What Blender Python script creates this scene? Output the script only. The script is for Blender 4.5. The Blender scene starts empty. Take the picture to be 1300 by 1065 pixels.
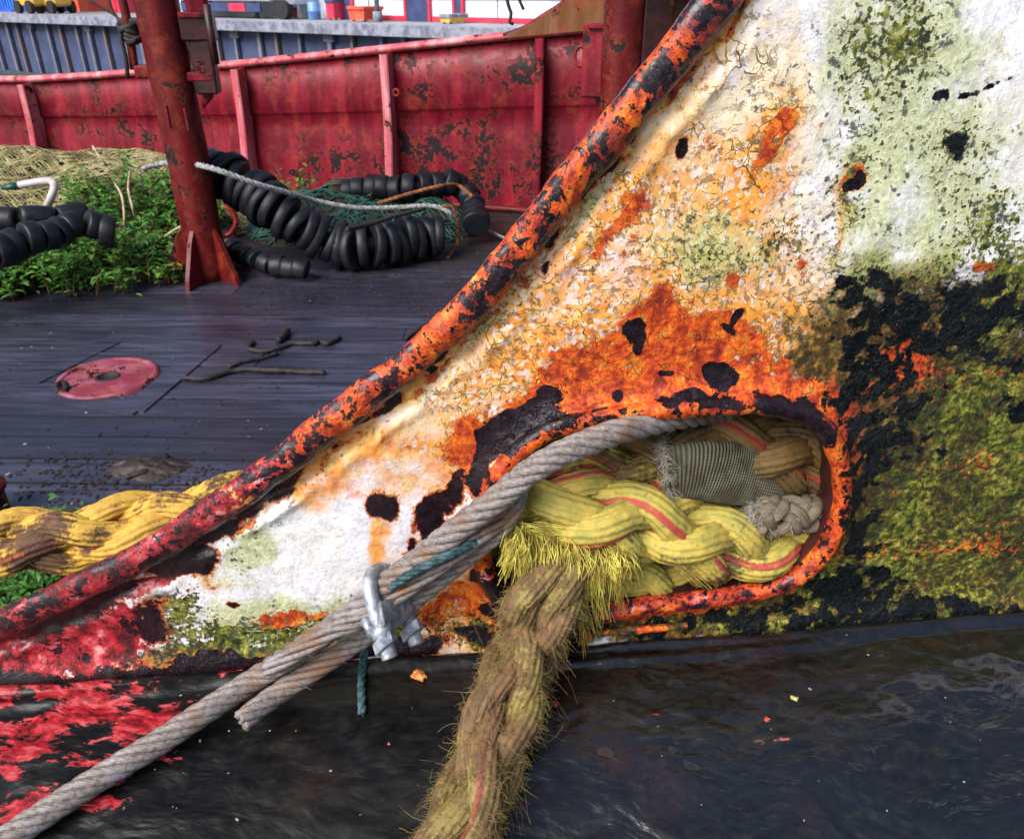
import bpy, math, random
import numpy as np
rng = np.random.default_rng(7); random.seed(7)
scene = bpy.context.scene
COL = scene.collection
R = math.radians
# ------------------------------------------------------------------ camera model
CH, PITCH, F, CX, CY = 1.35, R(28.5), 1000.0, 650.0, 532.5
CAM = np.array([0, 0, CH])
FW = np.array([0, math.cos(PITCH), -math.sin(PITCH)])
UP = np.array([0, math.sin(PITCH), math.cos(PITCH)])
RT = np.array([1.0, 0, 0])
def ray(px, py): return FW + (px-CX)/F*RT - (py-CY)/F*UP
def proj(P):
    d = np.asarray(P) - CAM
    z = d @ FW
    z = np.where(np.abs(z) < 1e-3, 1e-3, z)
    return CX + F*(d @ RT)/z, CY - F*(d @ UP)/z
def D(px, py, z=0.0):                      # point on the horizontal plane at height z
    r = ray(px, py); t = (z-CH)/r[2]
    return CAM + r*t
def DY(px, py, Y):                         # point on the vertical plane at distance Y
    r = ray(px, py); return CAM + r*(Y/r[1])
# ---------- plane of the near steel plate (turned a little, so it recedes to the right)
YAW = R(5.6)
U = np.array([math.cos(YAW), math.sin(YAW), 0]); Nn = np.array([math.sin(YAW), -math.cos(YAW), 0]); Vv = np.array([0, 0, 1.0])
O = DY(650, 815, 0.62); Z0 = O[2]
def PP(px, py, d=0.0):                     # point on the plate plane, d metres proud of it
    r = ray(px, py); O2 = O + Nn*d
    t = ((O2-CAM) @ Nn)/(r @ Nn)
    return CAM + r*t
def uv(P): q = np.asarray(P)-O; return q @ U, q @ Vv
def ledge_z(s): s = np.maximum(s, 0); return Z0 - 0.06*s - 0.95*s*s
def LP(px, py, h=0.0):                     # point h above the sloping gunwale top
    r = ray(px, py); lo, hi = 0.1, 3.0
    def f(t):
        P = CAM + r*t; s = (P-O) @ Nn
        return P[2] - float(ledge_z(s)) - h
    for _ in range(60):
        m = (lo+hi)/2
        if f(m) > 0: lo = m
        else: hi = m
    return CAM + r*lo
# ------------------------------------------------------------------ numpy noise
def _h(ix, iy, iz, seed):
    n = (ix*374761393 + iy*668265263 + iz*2147483647 + seed*1274126177) & 0xffffffff
    n = ((n ^ (n >> 13))*1274126177) & 0xffffffff
    n = ((n ^ (n >> 16))*2246822519) & 0xffffffff
    return ((n ^ (n >> 15)) & 0xffff)/65535.0
def vnoise(P, seed=0):
    P = np.asarray(P, float); i = np.floor(P).astype(np.int64); f = P-i; f = f*f*(3-2*f)
    x, y, z = i[..., 0], i[..., 1], i[..., 2]; fx, fy, fz = f[..., 0], f[..., 1], f[..., 2]
    r = 0
    for dx in (0, 1):
        for dy in (0, 1):
            for dz in (0, 1):
                w = (fx if dx else 1-fx)*(fy if dy else 1-fy)*(fz if dz else 1-fz)
                r = r + w*_h(x+dx, y+dy, z+dz, seed)
    return r
def fbm(P, o=4, seed=0):
    P = np.asarray(P, float); a, s, t = 1.0, 0, 0
    for k in range(o):
        s = s + a*vnoise(P*2**k + 17.3*k, seed+k); t += a; a *= .5
    return s/t
# ------------------------------------------------------------------ mesh helpers
def mesh(name, V, Fs, mat=None, parent=None, attrs=None, smooth=True):
    V = np.asarray(V, float).reshape(-1, 3)
    me = bpy.data.meshes.new(name)
    if not isinstance(Fs, (list, tuple)): Fs = [Fs]
    Fs = [np.asarray(f, int) for f in Fs if len(f)]
    nl = sum(f.size for f in Fs); npoly = sum(len(f) for f in Fs)
    me.vertices.add(len(V)); me.vertices.foreach_set('co', V.ravel())
    me.loops.add(nl); me.polygons.add(npoly)
    me.loops.foreach_set('vertex_index', np.concatenate([f.ravel() for f in Fs]))
    tot = np.concatenate([np.full(len(f), f.shape[1]) for f in Fs]); st = np.concatenate([[0], np.cumsum(tot)[:-1]])
    me.polygons.foreach_set('loop_start', st); me.polygons.foreach_set('loop_total', tot)
    me.polygons.foreach_set('use_smooth', np.full(npoly, smooth))
    me.update(calc_edges=True); me.validate()
    for k, a in (attrs or {}).items():
        a = np.asarray(a, float)
        if a.ndim == 1:
            at = me.attributes.new(k, 'FLOAT', 'POINT'); at.data.foreach_set('value', a)
        else:
            at = me.attributes.new(k, 'FLOAT_COLOR', 'POINT'); at.data.foreach_set('color', a.ravel())
    if mat: me.materials.append(mat)
    o = bpy.data.objects.new(name, me); COL.objects.link(o)
    if parent: o.parent = parent; o.matrix_parent_inverse = parent.matrix_world.inverted() if False else o.matrix_parent_inverse
    return o
def tag(o, label=None, cat=None, group=None, kind=None):
    if label: o['label'] = label
    if cat: o['category'] = cat
    if group: o['group'] = group
    if kind: o['kind'] = kind
    return o
def empty(name, label, cat, group=None, loc=(0, 0, 0)):
    o = bpy.data.objects.new(name, None); COL.objects.link(o); o.empty_display_size = .1
    o.location = loc
    return tag(o, label, cat, group)
def rebase(root, loc):                     # put the Empty at the thing's base, leave its parts where they are
    from mathutils import Matrix, Vector
    root.location = Vector(loc)
    for c in root.children: c.matrix_parent_inverse = Matrix.Translation(-Vector(loc))
def smooth_path(pts, step, closed=False):
    P = np.asarray(pts, float); n = len(P); out = []
    seg = n if closed else n-1
    for i in range(seg):
        g = (lambda k: P[k % n]) if closed else (lambda k: P[min(max(k, 0), n-1)])
        p0, p1, p2, p3 = g(i-1), g(i), g(i+1), g(i+2)
        for t in np.linspace(0, 1, 24, endpoint=False):
            out.append(.5*((2*p1) + (p2-p0)*t + (2*p0-5*p1+4*p2-p3)*t*t + (3*p1-p0-3*p2+p3)*t**3))
    out.append(P[0] if closed else P[-1]); out = np.array(out)
    d = np.r_[0, np.cumsum(np.linalg.norm(np.diff(out, axis=0), axis=1))]
    m = max(2, int(round(d[-1]/step))+1)
    s = np.linspace(0, d[-1], m)
    res = np.stack([np.interp(s, d, out[:, k]) for k in range(out.shape[1])], 1)
    return (res[:-1], s[:-1]) if closed else (res, s)
def norm(a): return a/np.maximum(np.linalg.norm(a, axis=-1, keepdims=True), 1e-9)
def frames(P, up=(0, 0, 1), closed=False):
    T = np.gradient(P, axis=0)
    if closed: T = np.roll(P, -1, 0)-np.roll(P, 1, 0)
    T = norm(T); A = np.zeros_like(P)
    a = np.cross(np.array(up, float), T[0])
    if np.linalg.norm(a) < .05: a = np.cross([1, 0.1, 0], T[0])
    a /= np.linalg.norm(a)
    for i in range(len(P)):
        a = a - (a @ T[i])*T[i]; a /= np.linalg.norm(a); A[i] = a
    return T, A, np.cross(T, A)
def grid_faces(n, m, wrap_m=True, wrap_n=False, off=0):
    i = np.arange(n if wrap_n else n-1)[:, None]; j = np.arange(m if wrap_m else m-1)[None, :]
    i2 = (i+1) % n; j2 = (j+1) % m
    return (np.stack([i*m+j, i*m+j2, i2*m+j2, i2*m+j], -1).reshape(-1, 4))+off
def tube_vf(P, r, sides=12, closed=False, caps=True, flat=(1, 1), up=(0, 0, 1), lump=0, lseed=0, lscale=40):
    P = np.asarray(P, float); T, A, B = frames(P, up, closed)
    r = np.broadcast_to(np.asarray(r, float), (len(P),))
    ph = np.linspace(0, 2*np.pi, sides, endpoint=False)
    dr = A[:, None]*np.cos(ph)[None, :, None]*flat[0] + B[:, None]*np.sin(ph)[None, :, None]*flat[1]
    V = P[:, None] + dr*r[:, None, None]
    if lump: V = V + norm(dr)*((fbm(V*lscale, 3, lseed)-.5)*2*lump)[..., None]
    V = V.reshape(-1, 3)
    Fq = grid_faces(len(P), sides, True, closed)
    fs = [Fq]
    if caps and not closed:
        V = np.vstack([V, P[0], P[-1]]); c0, c1 = len(V)-2, len(V)-1
        j = np.arange(sides); j2 = (j+1) % sides; b = (len(P)-1)*sides
        fs.append(np.vstack([np.stack([np.full(sides, c0), j2, j], 1), np.stack([np.full(sides, c1), b+j, b+j2], 1)]))
    return V, fs
class MB:
    """collects pieces into ONE mesh"""
    def __init__(s): s.V = []; s.F = {}; s.n = 0; s.C = []
    def add(s, V, fs, val=0.0):
        V = np.asarray(V, float).reshape(-1, 3)
        if not isinstance(fs, (list, tuple)): fs = [fs]
        for f in fs:
            f = np.asarray(f, int)
            if len(f): s.F.setdefault(f.shape[1], []).append(f+s.n)
        s.V.append(V); s.n += len(V); s.C.append(np.full(len(V), float(val)) if np.ndim(val) == 0 else np.asarray(val))
        return s
    def tube(s, P, r, sides=10, val=0.0, **k): return s.add(*tube_vf(P, r, sides, **k), val=val)
    def box(s, c, h, rot=None, bev=0.0, val=0.0):
        """rounded-edge box: centre c, half sizes h, rot 3x3 columns = local axes"""
        h = np.asarray(h, float); b = min(bev, .9*h.min()) if bev else 0
        rot = np.eye(3) if rot is None else np.asarray(rot, float)
        V = []
        if b == 0:
            for z in (-1, 1):
                for y in (-1, 1):
                    for x in (-1, 1): V.append((x*h[0], y*h[1], z*h[2]))
            Fq = [(0, 2, 3, 1), (4, 5, 7, 6), (0, 1, 5, 4), (2, 6, 7, 3), (0, 4, 6, 2), (1, 3, 7, 5)]
            return s.add(np.array(V) @ rot.T + c, np.array(Fq), val)
        idx = {}
        for cx in (-1, 1):
            for cy in (-1, 1):
                for cz in (-1, 1):
                    for a in range(3):
                        q = np.array([cx, cy, cz])*(h-b); q = q.astype(float); q[a] = [cx, cy, cz][a]*h[a]
                        idx[(cx, cy, cz, a)] = len(V); V.append(q)
        Fq, Ft = [], []
        for a in range(3):
            o1, o2 = [k for k in range(3) if k != a]
            for sg in (-1, 1):
                cc = []
                for p, q in ((-1, -1), (1, -1), (1, 1), (-1, 1)):
                    v = [0, 0, 0]; v[a] = sg; v[o1] = p; v[o2] = q; cc.append(idx[(*v, a)])
                Fq.append(cc)
            for p in (-1, 1):
                for q in (-1, 1):
                    v0 = [0, 0, 0]; v0[a] = -1; v0[o1] = p; v0[o2] = q; v1 = list(v0); v1[a] = 1
                    Fq.append([idx[(*v0, o1)], idx[(*v1, o1)], idx[(*v1, o2)], idx[(*v0, o2)]])
        for cx in (-1, 1):
            for cy in (-1, 1):
                for cz in (-1, 1): Ft.append([idx[(cx, cy, cz, a)] for a in range(3)])
        return s.add(np.array(V) @ rot.T + c, [np.array(Fq), np.array(Ft)], val)
    def build(s, name, mat, parent=None, smooth=True, attr=None, fixn=True):
        fs = [np.vstack(v) for v in s.F.values()]
        V = np.vstack(s.V); at = {attr: np.concatenate(s.C)} if attr else None
        o = mesh(name, V, fs, mat, parent, at, smooth)
        if fixn:
            import bmesh
            bm = bmesh.new(); bm.from_mesh(o.data); bmesh.ops.recalc_face_normals(bm, faces=bm.faces); bm.to_mesh(o.data); bm.free()
        return o
def rotz(a): c, s = math.cos(a), math.sin(a); return np.array([[c, -s, 0], [s, c, 0], [0, 0, 1]])
def basis(x, zhint=(0, 0, 1)):
    x = norm(np.asarray(x, float)); y = norm(np.cross(zhint, x)); return np.stack([x, y, np.cross(x, y)], 1)
def fibres(P0, dirs, length, r, seg=4, droop=.0, curl=.3, sides=3):
    """K thin curved hairs as one V,F"""
    K = len(P0); t = np.linspace(0, 1, seg+1)
    length = np.broadcast_to(length, (K,))
    side = norm(np.cross(dirs, rng.normal(size=(K, 3))))
    side2 = norm(np.cross(dirs, side))
    c1 = rng.normal(0, curl, (K, 1, 1)); c2 = rng.normal(0, curl, (K, 1, 1))
    P = P0[:, None] + dirs[:, None]*t[None, :, None]*length[:, None, None]
    P = P + side[:, None]*(c1*(t**2)[None, :, None])*length[:, None, None] + side2[:, None]*(c2*(np.sin(t*3))[None, :, None])*length[:, None, None]*.4
    P[..., 2] -= (np.broadcast_to(droop, (K,))[:, None]*length[:, None])*(t**2)[None]
    return fib_from(P, r, sides)
def fib_from(P, r, sides=3):
    K, n, _ = P.shape
    T = norm(np.gradient(P, axis=1)); ref = rng.normal(size=(K, 1, 3))
    A = norm(np.cross(T, ref)); B = np.cross(T, A)
    ph = np.linspace(0, 2*np.pi, sides, endpoint=False)
    rr = np.broadcast_to(np.asarray(r, float).reshape(-1, 1) if np.ndim(r) else r, (K, 1))*np.linspace(1, .55, n)[None]
    V = P[:, :, None] + (A[:, :, None]*np.cos(ph)[None, None, :, None] + B[:, :, None]*np.sin(ph)[None, None, :, None])*rr[:, :, None, None]
    f = grid_faces(n, sides)
    Fq = (f[None] + (np.arange(K)*n*sides)[:, None, None]).reshape(-1, 4)
    return V.reshape(-1, 3), Fq
# ------------------------------------------------------------------ shader helpers
class NT:
    def __init__(s, name, disp=False):
        s.mat = bpy.data.materials.new(name); s.mat.use_nodes = True
        s.t = s.mat.node_tree; s.t.nodes.clear()
        s.out = s.t.nodes.new('ShaderNodeOutputMaterial'); s.b = s.t.nodes.new('ShaderNodeBsdfPrincipled')
        s.t.links.new(s.b.outputs[0], s.out.inputs[0])
        s.co = s.t.nodes.new('ShaderNodeTexCoord').outputs['Object']
    def put(s, inp, v):
        if hasattr(v, 'links') or isinstance(v, bpy.types.NodeSocket): s.t.links.new(v, inp)
        elif isinstance(v, (tuple, list)) and inp.type == 'RGBA' and len(v) == 3: inp.default_value = (*v, 1)
        else: inp.default_value = v
    def m(s, op, a, b=None, c=None, clamp=False):
        n = s.t.nodes.new('ShaderNodeMath'); n.operation = op; n.use_clamp = clamp
        s.put(n.inputs[0], a)
        if b is not None: s.put(n.inputs[1], b)
        if c is not None: s.put(n.inputs[2], c)
        return n.outputs[0]
    def add(s, a, b): return s.m('ADD', a, b)
    def mul(s, a, b): return s.m('MULTIPLY', a, b)
    def sub(s, a, b): return s.m('SUBTRACT', a, b)
    def mx(s, a, b): return s.m('MAXIMUM', a, b)
    def mix(s, f, a, b):
        n = s.t.nodes.new('ShaderNodeMix'); n.data_type = 'RGBA'
        s.put(n.inputs[0], f); s.put(n.inputs[6], a); s.put(n.inputs[7], b); return n.outputs[2]
    def ss(s, x, lo, hi, a=0.0, b=1.0):
        n = s.t.nodes.new('ShaderNodeMapRange'); n.interpolation_type = 'SMOOTHSTEP'
        s.put(n.inputs[0], x); n.inputs[1].default_value = lo; n.inputs[2].default_value = hi
        n.inputs[3].default_value = a; n.inputs[4].default_value = b; return n.outputs[0]
    def noise(s, scale, detail=4, rough=.55, vec=None, dist=0.0, sub=0):
        n = s.t.nodes.new('ShaderNodeTexNoise'); n.inputs['Scale'].default_value = scale
        n.inputs['Detail'].default_value = detail; n.inputs['Roughness'].default_value = rough; n.inputs['Distortion'].default_value = dist
        s.t.links.new(vec or s.co, n.inputs['Vector']); return n.outputs[sub]
    def vor(s, scale, feature='F1', vec=None, rand=1.0, out='Distance'):
        n = s.t.nodes.new('ShaderNodeTexVoronoi'); n.feature = feature; n.inputs['Scale'].default_value = scale
        n.inputs['Randomness'].default_value = rand
        s.t.links.new(vec or s.co, n.inputs['Vector']); return n.outputs[out]
    def wave(s, scale, vec=None, dist=0, det=2, dirn='X'):
        n = s.t.nodes.new('ShaderNodeTexWave'); n.inputs['Scale'].default_value = scale; n.bands_direction = dirn
        n.inputs['Distortion'].default_value = dist; n.inputs['Detail'].default_value = det
        s.t.links.new(vec or s.co, n.inputs['Vector']); return n.outputs['Fac']
    def vmap(s, scale=(1, 1, 1), loc=(0, 0, 0), rot=(0, 0, 0), vec=None):
        n = s.t.nodes.new('ShaderNodeMapping'); n.inputs['Scale'].default_value = scale; n.inputs['Location'].default_value = loc
        n.inputs['Rotation'].default_value = rot; s.t.links.new(vec or s.co, n.inputs[0]); return n.outputs[0]
    def warp(s, scale, amt, vec=None):
        v = vec or s.co; c = s.noise(scale, 3, .5, v, 0, 1)
        a = s.t.nodes.new('ShaderNodeVectorMath'); a.operation = 'SUBTRACT'; s.t.links.new(c, a.inputs[0]); a.inputs[1].default_value = (.5, .5, .5)
        b = s.t.nodes.new('ShaderNodeVectorMath'); b.operation = 'MULTIPLY_ADD'; s.t.links.new(a.outputs[0], b.inputs[0])
        b.inputs[1].default_value = (amt,)*3; s.t.links.new(v, b.inputs[2]); return b.outputs[0]
    def attr(s, name, out='Fac'):
        n = s.t.nodes.new('ShaderNodeAttribute'); n.attribute_name = name; return n.outputs[out]
    def ramp(s, x, stops):
        n = s.t.nodes.new('ShaderNodeValToRGB'); s.put(n.inputs[0], x); e = n.color_ramp.elements
        while len(e) < len(stops): e.new(.5)
        for k, (p, c) in enumerate(stops): e[k].position = p; e[k].color = (*c, 1)
        return n.outputs[0]
    def bump(s, h, dist, strength=1.0, nrm=None):
        n = s.t.nodes.new('ShaderNodeBump'); n.inputs['Strength'].default_value = strength; n.inputs['Distance'].default_value = dist
        s.put(n.inputs['Height'], h)
        if nrm: s.t.links.new(nrm, n.inputs['Normal'])
        return n.outputs[0]
    def fin(s, col=None, rough=None, nrm=None, metal=None, spec=None, coat=None, coat_r=.08):
        if col is not None: s.put(s.b.inputs['Base Color'], col)
        if rough is not None: s.put(s.b.inputs['Roughness'], rough)
        if nrm is not None: s.put(s.b.inputs['Normal'], nrm)
        if metal is not None: s.put(s.b.inputs['Metallic'], metal)
        if spec is not None: s.put(s.b.inputs['Specular IOR Level'], spec)
        if coat is not None:
            s.put(s.b.inputs['Coat Weight'], coat); s.b.inputs['Coat Roughness'].default_value = coat_r
        return s.mat
# ================================================================== MATERIALS
def weathered_paint():
    n = NT('weathered_white_paint')
    a = {k: n.attr('m_'+k) for k in ('stain', 'rust', 'dark', 'moss', 'black', 'red', 'green', 'flake', 'cream', 'brown')}
    w1 = n.warp(9, .05); n1 = n.noise(14, 6, .6, w1); n2 = n.noise(55, 6, .62, w1); n3 = n.noise(230, 4, .6); n4 = n.noise(28, 8, .68)
    n5 = n.noise(120, 5, .7, w1)
    # base paint: chalky white with creamy, slightly green mottle
    base = n.mix(n.ss(n1, .4, .66), (.80, .79, .86), (.82, .80, .76))
    base = n.mix(n.mul(n.ss(n.add(a['cream'], n.mul(n.sub(n2, .5), .9)), .3, .8), .8), base, (.80, .62, .33))
    base = n.mix(n.mul(n.ss(n2, .55, .75), .35), base, (.55, .5, .4))
    # cracks in the paint film
    wc = n.warp(60, .012); vc = n.vor(70, 'DISTANCE_TO_EDGE', wc); vc2 = n.vor(26, 'DISTANCE_TO_EDGE', n.warp(30, .03))
    fl = n.ss(n.add(a['flake'], n.mul(n.sub(n4, .5), 1.1)), .42, .62)
    crack = n.mul(n.mx(n.mul(n.mul(n.ss(vc, .04, .0), .7), n.ss(n2, .52, .6)), n.mul(n.ss(vc2, .011, .0), n.ss(n4, .5, .6))), fl)
    pn = n.noise(150, 7, .78, w1); pit = n.mul(n.ss(pn, .54, .62), n.add(n.mul(fl, .75), .16))
    cell = n.t.nodes.new('ShaderNodeSeparateColor'); n.t.links.new(n.vor(250, 'F1', wc, out='Color'), cell.inputs[0]); cr_, cg_ = cell.outputs[0], cell.outputs[1]
    chips = n.mul(n.ss(n.add(a['flake'], n.mul(n.sub(n4, .5), 1.4)), .4, .6), 1.0)
    base = n.mix(n.mul(chips, n.mul(n.ss(n.add(cr_, n.sub(n4, .5)), .74, .84), .8)), base, (.82, .80, .80)); base = n.mix(n.mul(n.mul(chips, n.ss(cg_, .8, .9)), .35), base, (.42, .30, .12))
    # orange stain, soft
    st = n.ss(n.add(a['stain'], n.mul(n.sub(n4, .5), 1.5)), .25, .85)
    stc = n.ramp(n2, [(.32, (.62, .17, .015)), (.5, (.85, .33, .04)), (.68, (.88, .52, .14))])
    col = n.mix(n.mul(st, n.sub(.97, n.mul(chips, n.mul(n.ss(n.add(cr_, n.sub(n4, .5)), .66, .8), .6)))), base, stc)
    col = n.mix(n.mul(pit, .62), col, n.ramp(n2, [(.4, (.30, .22, .12)), (.6, (.42, .17, .03))]))
    strk = n.noise(38, 5, .6, n.vmap((1, 1, .16))); col = n.mix(n.mul(n.ss(strk, .55, .72), .28), col, (.58, .40, .20))
    # old ochre-brown dirt
    br = n.ss(n.add(a['brown'], n.mul(n.sub(n4, .5), 1.3)), .35, .6)
    col = n.mix(br, col, n.ramp(n5, [(.35, (.018, .014, .006)), (.52, (.09, .05, .010)), (.66, (.36, .19, .035))]))
    # greenish film
    gs_ = n.noise(11, 6, .68, n.vmap((1, 1, .5))); gr = n.ss(n.add(a['green'], n.add(n.mul(n.sub(n4, .5), 1.4), n.mul(n.sub(gs_, .5), 2.2))), .42, .95)
    col = n.mix(n.mul(gr, .75), col, n.ramp(n3, [(.35, (.27, .30, .06)), (.6, (.62, .66, .30))]))
    # rust: raised crusty
    ru = n.ss(n.add(a['rust'], n.add(n.mul(n.sub(n4, .5), 1.2), n.mul(n.sub(n5, .5), .5))), .46, .56)
    ruc = n.ramp(n.add(n.mul(n2, .4), n.add(n.mul(n5, .35), n.mul(pn, .25))), [(.36, (.06, .010, .010)), (.45, (.30, .026, .008)), (.51, (.66, .085, .008)), (.57, (.84, .25, .02)), (.64, (.86, .58, .26))])
    dterm = n.add(a['dark'], n.add(n.mul(n.sub(n4, .5), 1.05), n.mul(n.sub(n5, .5), 1.15)))
    halo = n.mul(n.ss(dterm, .34, .46), n.ss(a['green'], .9, .5)); col = n.mix(n.mul(n.ss(dterm, .22, .42), .7), col, (.80, .36, .07)); ru = n.mx(ru, halo)
    col = n.mix(ru, col, ruc)
    # moss speckle
    ms = n.ss(n.add(a['moss'], n.add(n.mul(n.sub(n4, .5), .9), n.mul(n.sub(n3, .5), 1.5))), .48, .62)
    msc = n.ramp(n.add(n.mul(n5, .6), n.mul(pn, .4)), [(.38, (.004, .006, .003)), (.46, (.03, .04, .005)), (.53, (.15, .17, .014)), (.62, (.46, .42, .08))])
    msc = n.mix(n.mul(n.ss(n.noise(17, 5, .65, n.vmap((1, 1, .45))), .46, .6), .74), msc, (.012, .013, .005))
    col = n.mix(ms, col, msc)
    # red top coat
    rd = n.ss(n.add(a['red'], n.add(n.mul(n.sub(n4, .5), 1.0), n.mul(n.sub(n5, .5), .5))), .46, .54)
    col = n.mix(rd, col, n.ramp(n2, [(.38, (.07, .003, .006)), (.5, (.34, .010, .020)), (.6, (.62, .04, .06)), (.7, (.8, .36, .36))]))
    col = n.mix(crack, col, (.08, .03, .012))
    # small dark lichen specks
    sp = n.mul(n.ss(n.noise(75, 6, .72, wc), .58, .62), n.ss(n.add(n.noise(18, 3), n.mul(a['green'], .25)), .52, .66))
    sp = n.mx(sp, n.mul(n.ss(n.vor(110, 'F1', wc), .26, .16), n.ss(n.add(n.noise(31, 3), n.mul(a['green'], .2)), .62, .72)))
    sp = n.mul(sp, n.mx(n.ss(a['green'], .25, .55), n.mul(a['flake'], .45)))
    col = n.mix(n.mul(sp, .9), col, (.05, .06, .055))
    # bare dark scale, sharp edged
    dk = n.ss(n.add(a['dark'], n.add(n.mul(n.sub(n4, .5), 1.05), n.mul(n.sub(n5, .5), 1.15))), .495, .52)
    dkc = n.ramp(n.noise(70, 6, .7), [(.4, (.006, .003, .006)), (.6, (.017, .008, .013)), (.72, (.06, .014, .009))])
    col = n.mix(dk, col, dkc)
    # black wet growth
    bk = n.ss(n.add(a['black'], n.add(n.mul(n.sub(n2, .5), 1.5), n.mul(n.sub(n4, .5), .9))), .47, .56)
    bkc = n.mix(n.ss(n3, .5, .7), (.002, .003, .004), (.010, .013, .014))
    col = n.mix(bk, col, bkc)
    h = n.add(n.mul(n2, .5), n.mul(n3, .25)); h = n.add(h, n.mul(n5, .35))
    h = n.sub(h, n.mul(dk, .9)); h = n.sub(h, n.mul(pit, .6)); h = n.add(h, n.mul(ru, n.mul(n2, .8))); h = n.sub(h, n.mul(crack, .8))
    h = n.add(h, n.mul(bk, n.add(.35, n.mul(n.vor(60, 'F1', wc), 1.2)))); h = n.add(h, n.mul(ms, .35)); h = n.sub(h, n.mul(rd, .15))
    nr = n.bump(h, .0024, 1.0)
    wet = n.mx(bk, dk)
    ro = n.add(n.mul(n.sub(1.0, wet), .48), n.mul(wet, .17)); ro = n.sub(ro, n.mul(rd, .1)); ro = n.add(ro, n.mul(ms, .1))
    return n.fin(col, ro, nr, spec=n.sub(.4, n.mul(wet, .12)), coat=n.add(.1, n.mul(rd, .4)), coat_r=.25)
M = {}
M['paint'] = weathered_paint()
def ledge_mat():
    n = NT('wet_black_gunwale')
    red = n.attr('m_red'); w = n.warp(7, .08)
    st = n.vmap((1, 2.2, 1), rot=(0, 0, YAW), vec=w)
    n2 = n.noise(22, 6, .62, st); n4 = n.noise(60, 6, .65, st); n3 = n.noise(240, 3)
    base = n.ramp(n4, [(.3, (.002, .002, .0025)), (.55, (.006, .006, .006)), (.72, (.016, .014, .006))])
    base = n.mix(n.mul(n.ss(n.noise(9, 5), .52, .66), .5), base, (.02, .008, .006))
    r = n.ss(n.add(red, n.add(n.mul(n.sub(n2, .5), 1.5), n.mul(n.sub(n4, .5), .9))), .47, .55)
    base = n.mix(r, base, n.ramp(n4, [(.38, (.07, .004, .006)), (.52, (.34, .014, .02)), (.66, (.52, .09, .10))]))
    # trodden paint flecks
    f = n.mul(n.ss(n.vor(60, 'F1', w), .06, .04), n.ss(n.noise(12, 2), .55, .65))
    base = n.mix(f, base, (.5, .45, .38))
    h = n.add(n.mul(n.noise(11, 3, .5, st), 2.2), n.add(n.mul(n.noise(34, 3, .5, st), .8), n.mul(n4, .10))); h = n.add(h, n.mul(r, .25))
    wet = n.ss(n.noise(6, 4, .6, st), .44, .56)
    dry = n.attr('m_dry'); wf = n.sub(1.0, n.mul(dry, .92))
    return n.fin(base, n.add(n.add(n.ss(n4, .35, .7, .09, .18), n.mul(n.sub(1.0, wet), .16)), n.mul(dry, .20)), n.bump(n.mul(h, n.sub(1.0, n.mul(dry, .55))), .0038, .9), spec=n.sub(.7, n.mul(dry, .52)), coat=n.mul(wf, n.add(.3, n.mul(wet, .7))), coat_r=.05)
M['ledge'] = ledge_mat()
def red_steel(name='red_steel', base=(.12, .003, .012), dark=1.3, seed=0, streak=(.28, .012, .028)):
    n = NT(name); v = n.vmap(loc=(seed*3.1, seed*1.7, 0)); w = n.warp(2.5, .25, v)
    n1 = n.noise(2.2, 5, .6, w); n2 = n.noise(9, 7, .66, w); n3 = n.noise(38, 5, .6, v)
    stk = n.noise(9, 4, .6, n.vmap((1, 1, .12), vec=v))
    c = n.mix(n.ss(stk, .4, .7), base, streak)  # paler vertical streaks placed by noise
    c = n.mix(n.mul(n.ss(n.add(n2, n.mul(n1, .4)), .66, .86), .45), c, (.34, .05, .012))
    dk = n.mul(n.ss(n.add(n.mul(n2, .8), n.mul(n3, .42)), .71-.06*dark, .735-.06*dark), n.ss(n1, .45, .56))
    dk = n.mx(dk, n.mul(n.ss(n3, .66, .70), n.ss(n1, .42, .5)))
    c = n.mix(dk, c, (.010, .004, .006))
    h = n.sub(n.mul(n3, .6), dk)
    return n.fin(c, n.ss(n2, .3, .7, .34, .65), n.bump(h, .005, .7), spec=.3)
M['red'] = red_steel()
M['red_post'] = red_steel('red_post_paint', (.085, .004, .005), .9, 3, (.18, .010, .007))
M['red_hilite'] = red_steel('red_highlight_paint', (.5, .09, .12), .3, 5, (.75, .33, .35))  # paler red: highlight of cap rail and stiffeners put into the colour
M['rust_plate'] = red_steel('rusty_tan_plate', (.15, .05, .014), .9, 8, (.22, .12, .06))
def wood():
    n = NT('wet_deck_planks'); v = n.vmap((.7, 7, 7)); n1 = n.noise(5, 5, .55, v); n2 = n.noise(1.6, 5, .6); n3 = n.noise(70, 3)
    c = n.ramp(n1, [(.3, (.016, .015, .028)), (.5, (.044, .042, .070)), (.72, (.09, .085, .13))])  # blue-violet sky sheen put into the plank colours
    c = n.mix(n.mul(n.attr('tone'), .7), c, (.014, .012, .020))
    dirt = n.ss(n.add(n.noise(9, 7, .7), n.mul(n.attr('dirt'), .6)), .62, .74)
    c = n.mix(n.mul(dirt, .85), c, (.014, .010, .007))
    fl = n.mul(n.ss(n.vor(16, 'F1'), .09, .06), n.ss(n.noise(3, 2), .5, .62))
    c = n.mix(n.mul(fl, .8), c, (.4, .33, .33))
    return n.fin(c, n.add(n.ss(n2, .35, .65, .16, .42), n.mul(dirt, .3)), n.bump(n.add(n1, n.mul(n3, .3)), .004, .7), spec=.6)
M['wood'] = wood()
def simple(name, c1, c2, scale=20, rough=.5, bump=.002, metal=0.0, spec=.5, detail=5, coat=0.0):
    n = NT(name); k = n.noise(scale, detail, .62)
    return n.fin(n.mix(n.ss(k, .35, .65), c1, c2), rough, n.bump(k, bump, .8), metal=metal, spec=spec, coat=coat)
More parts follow.
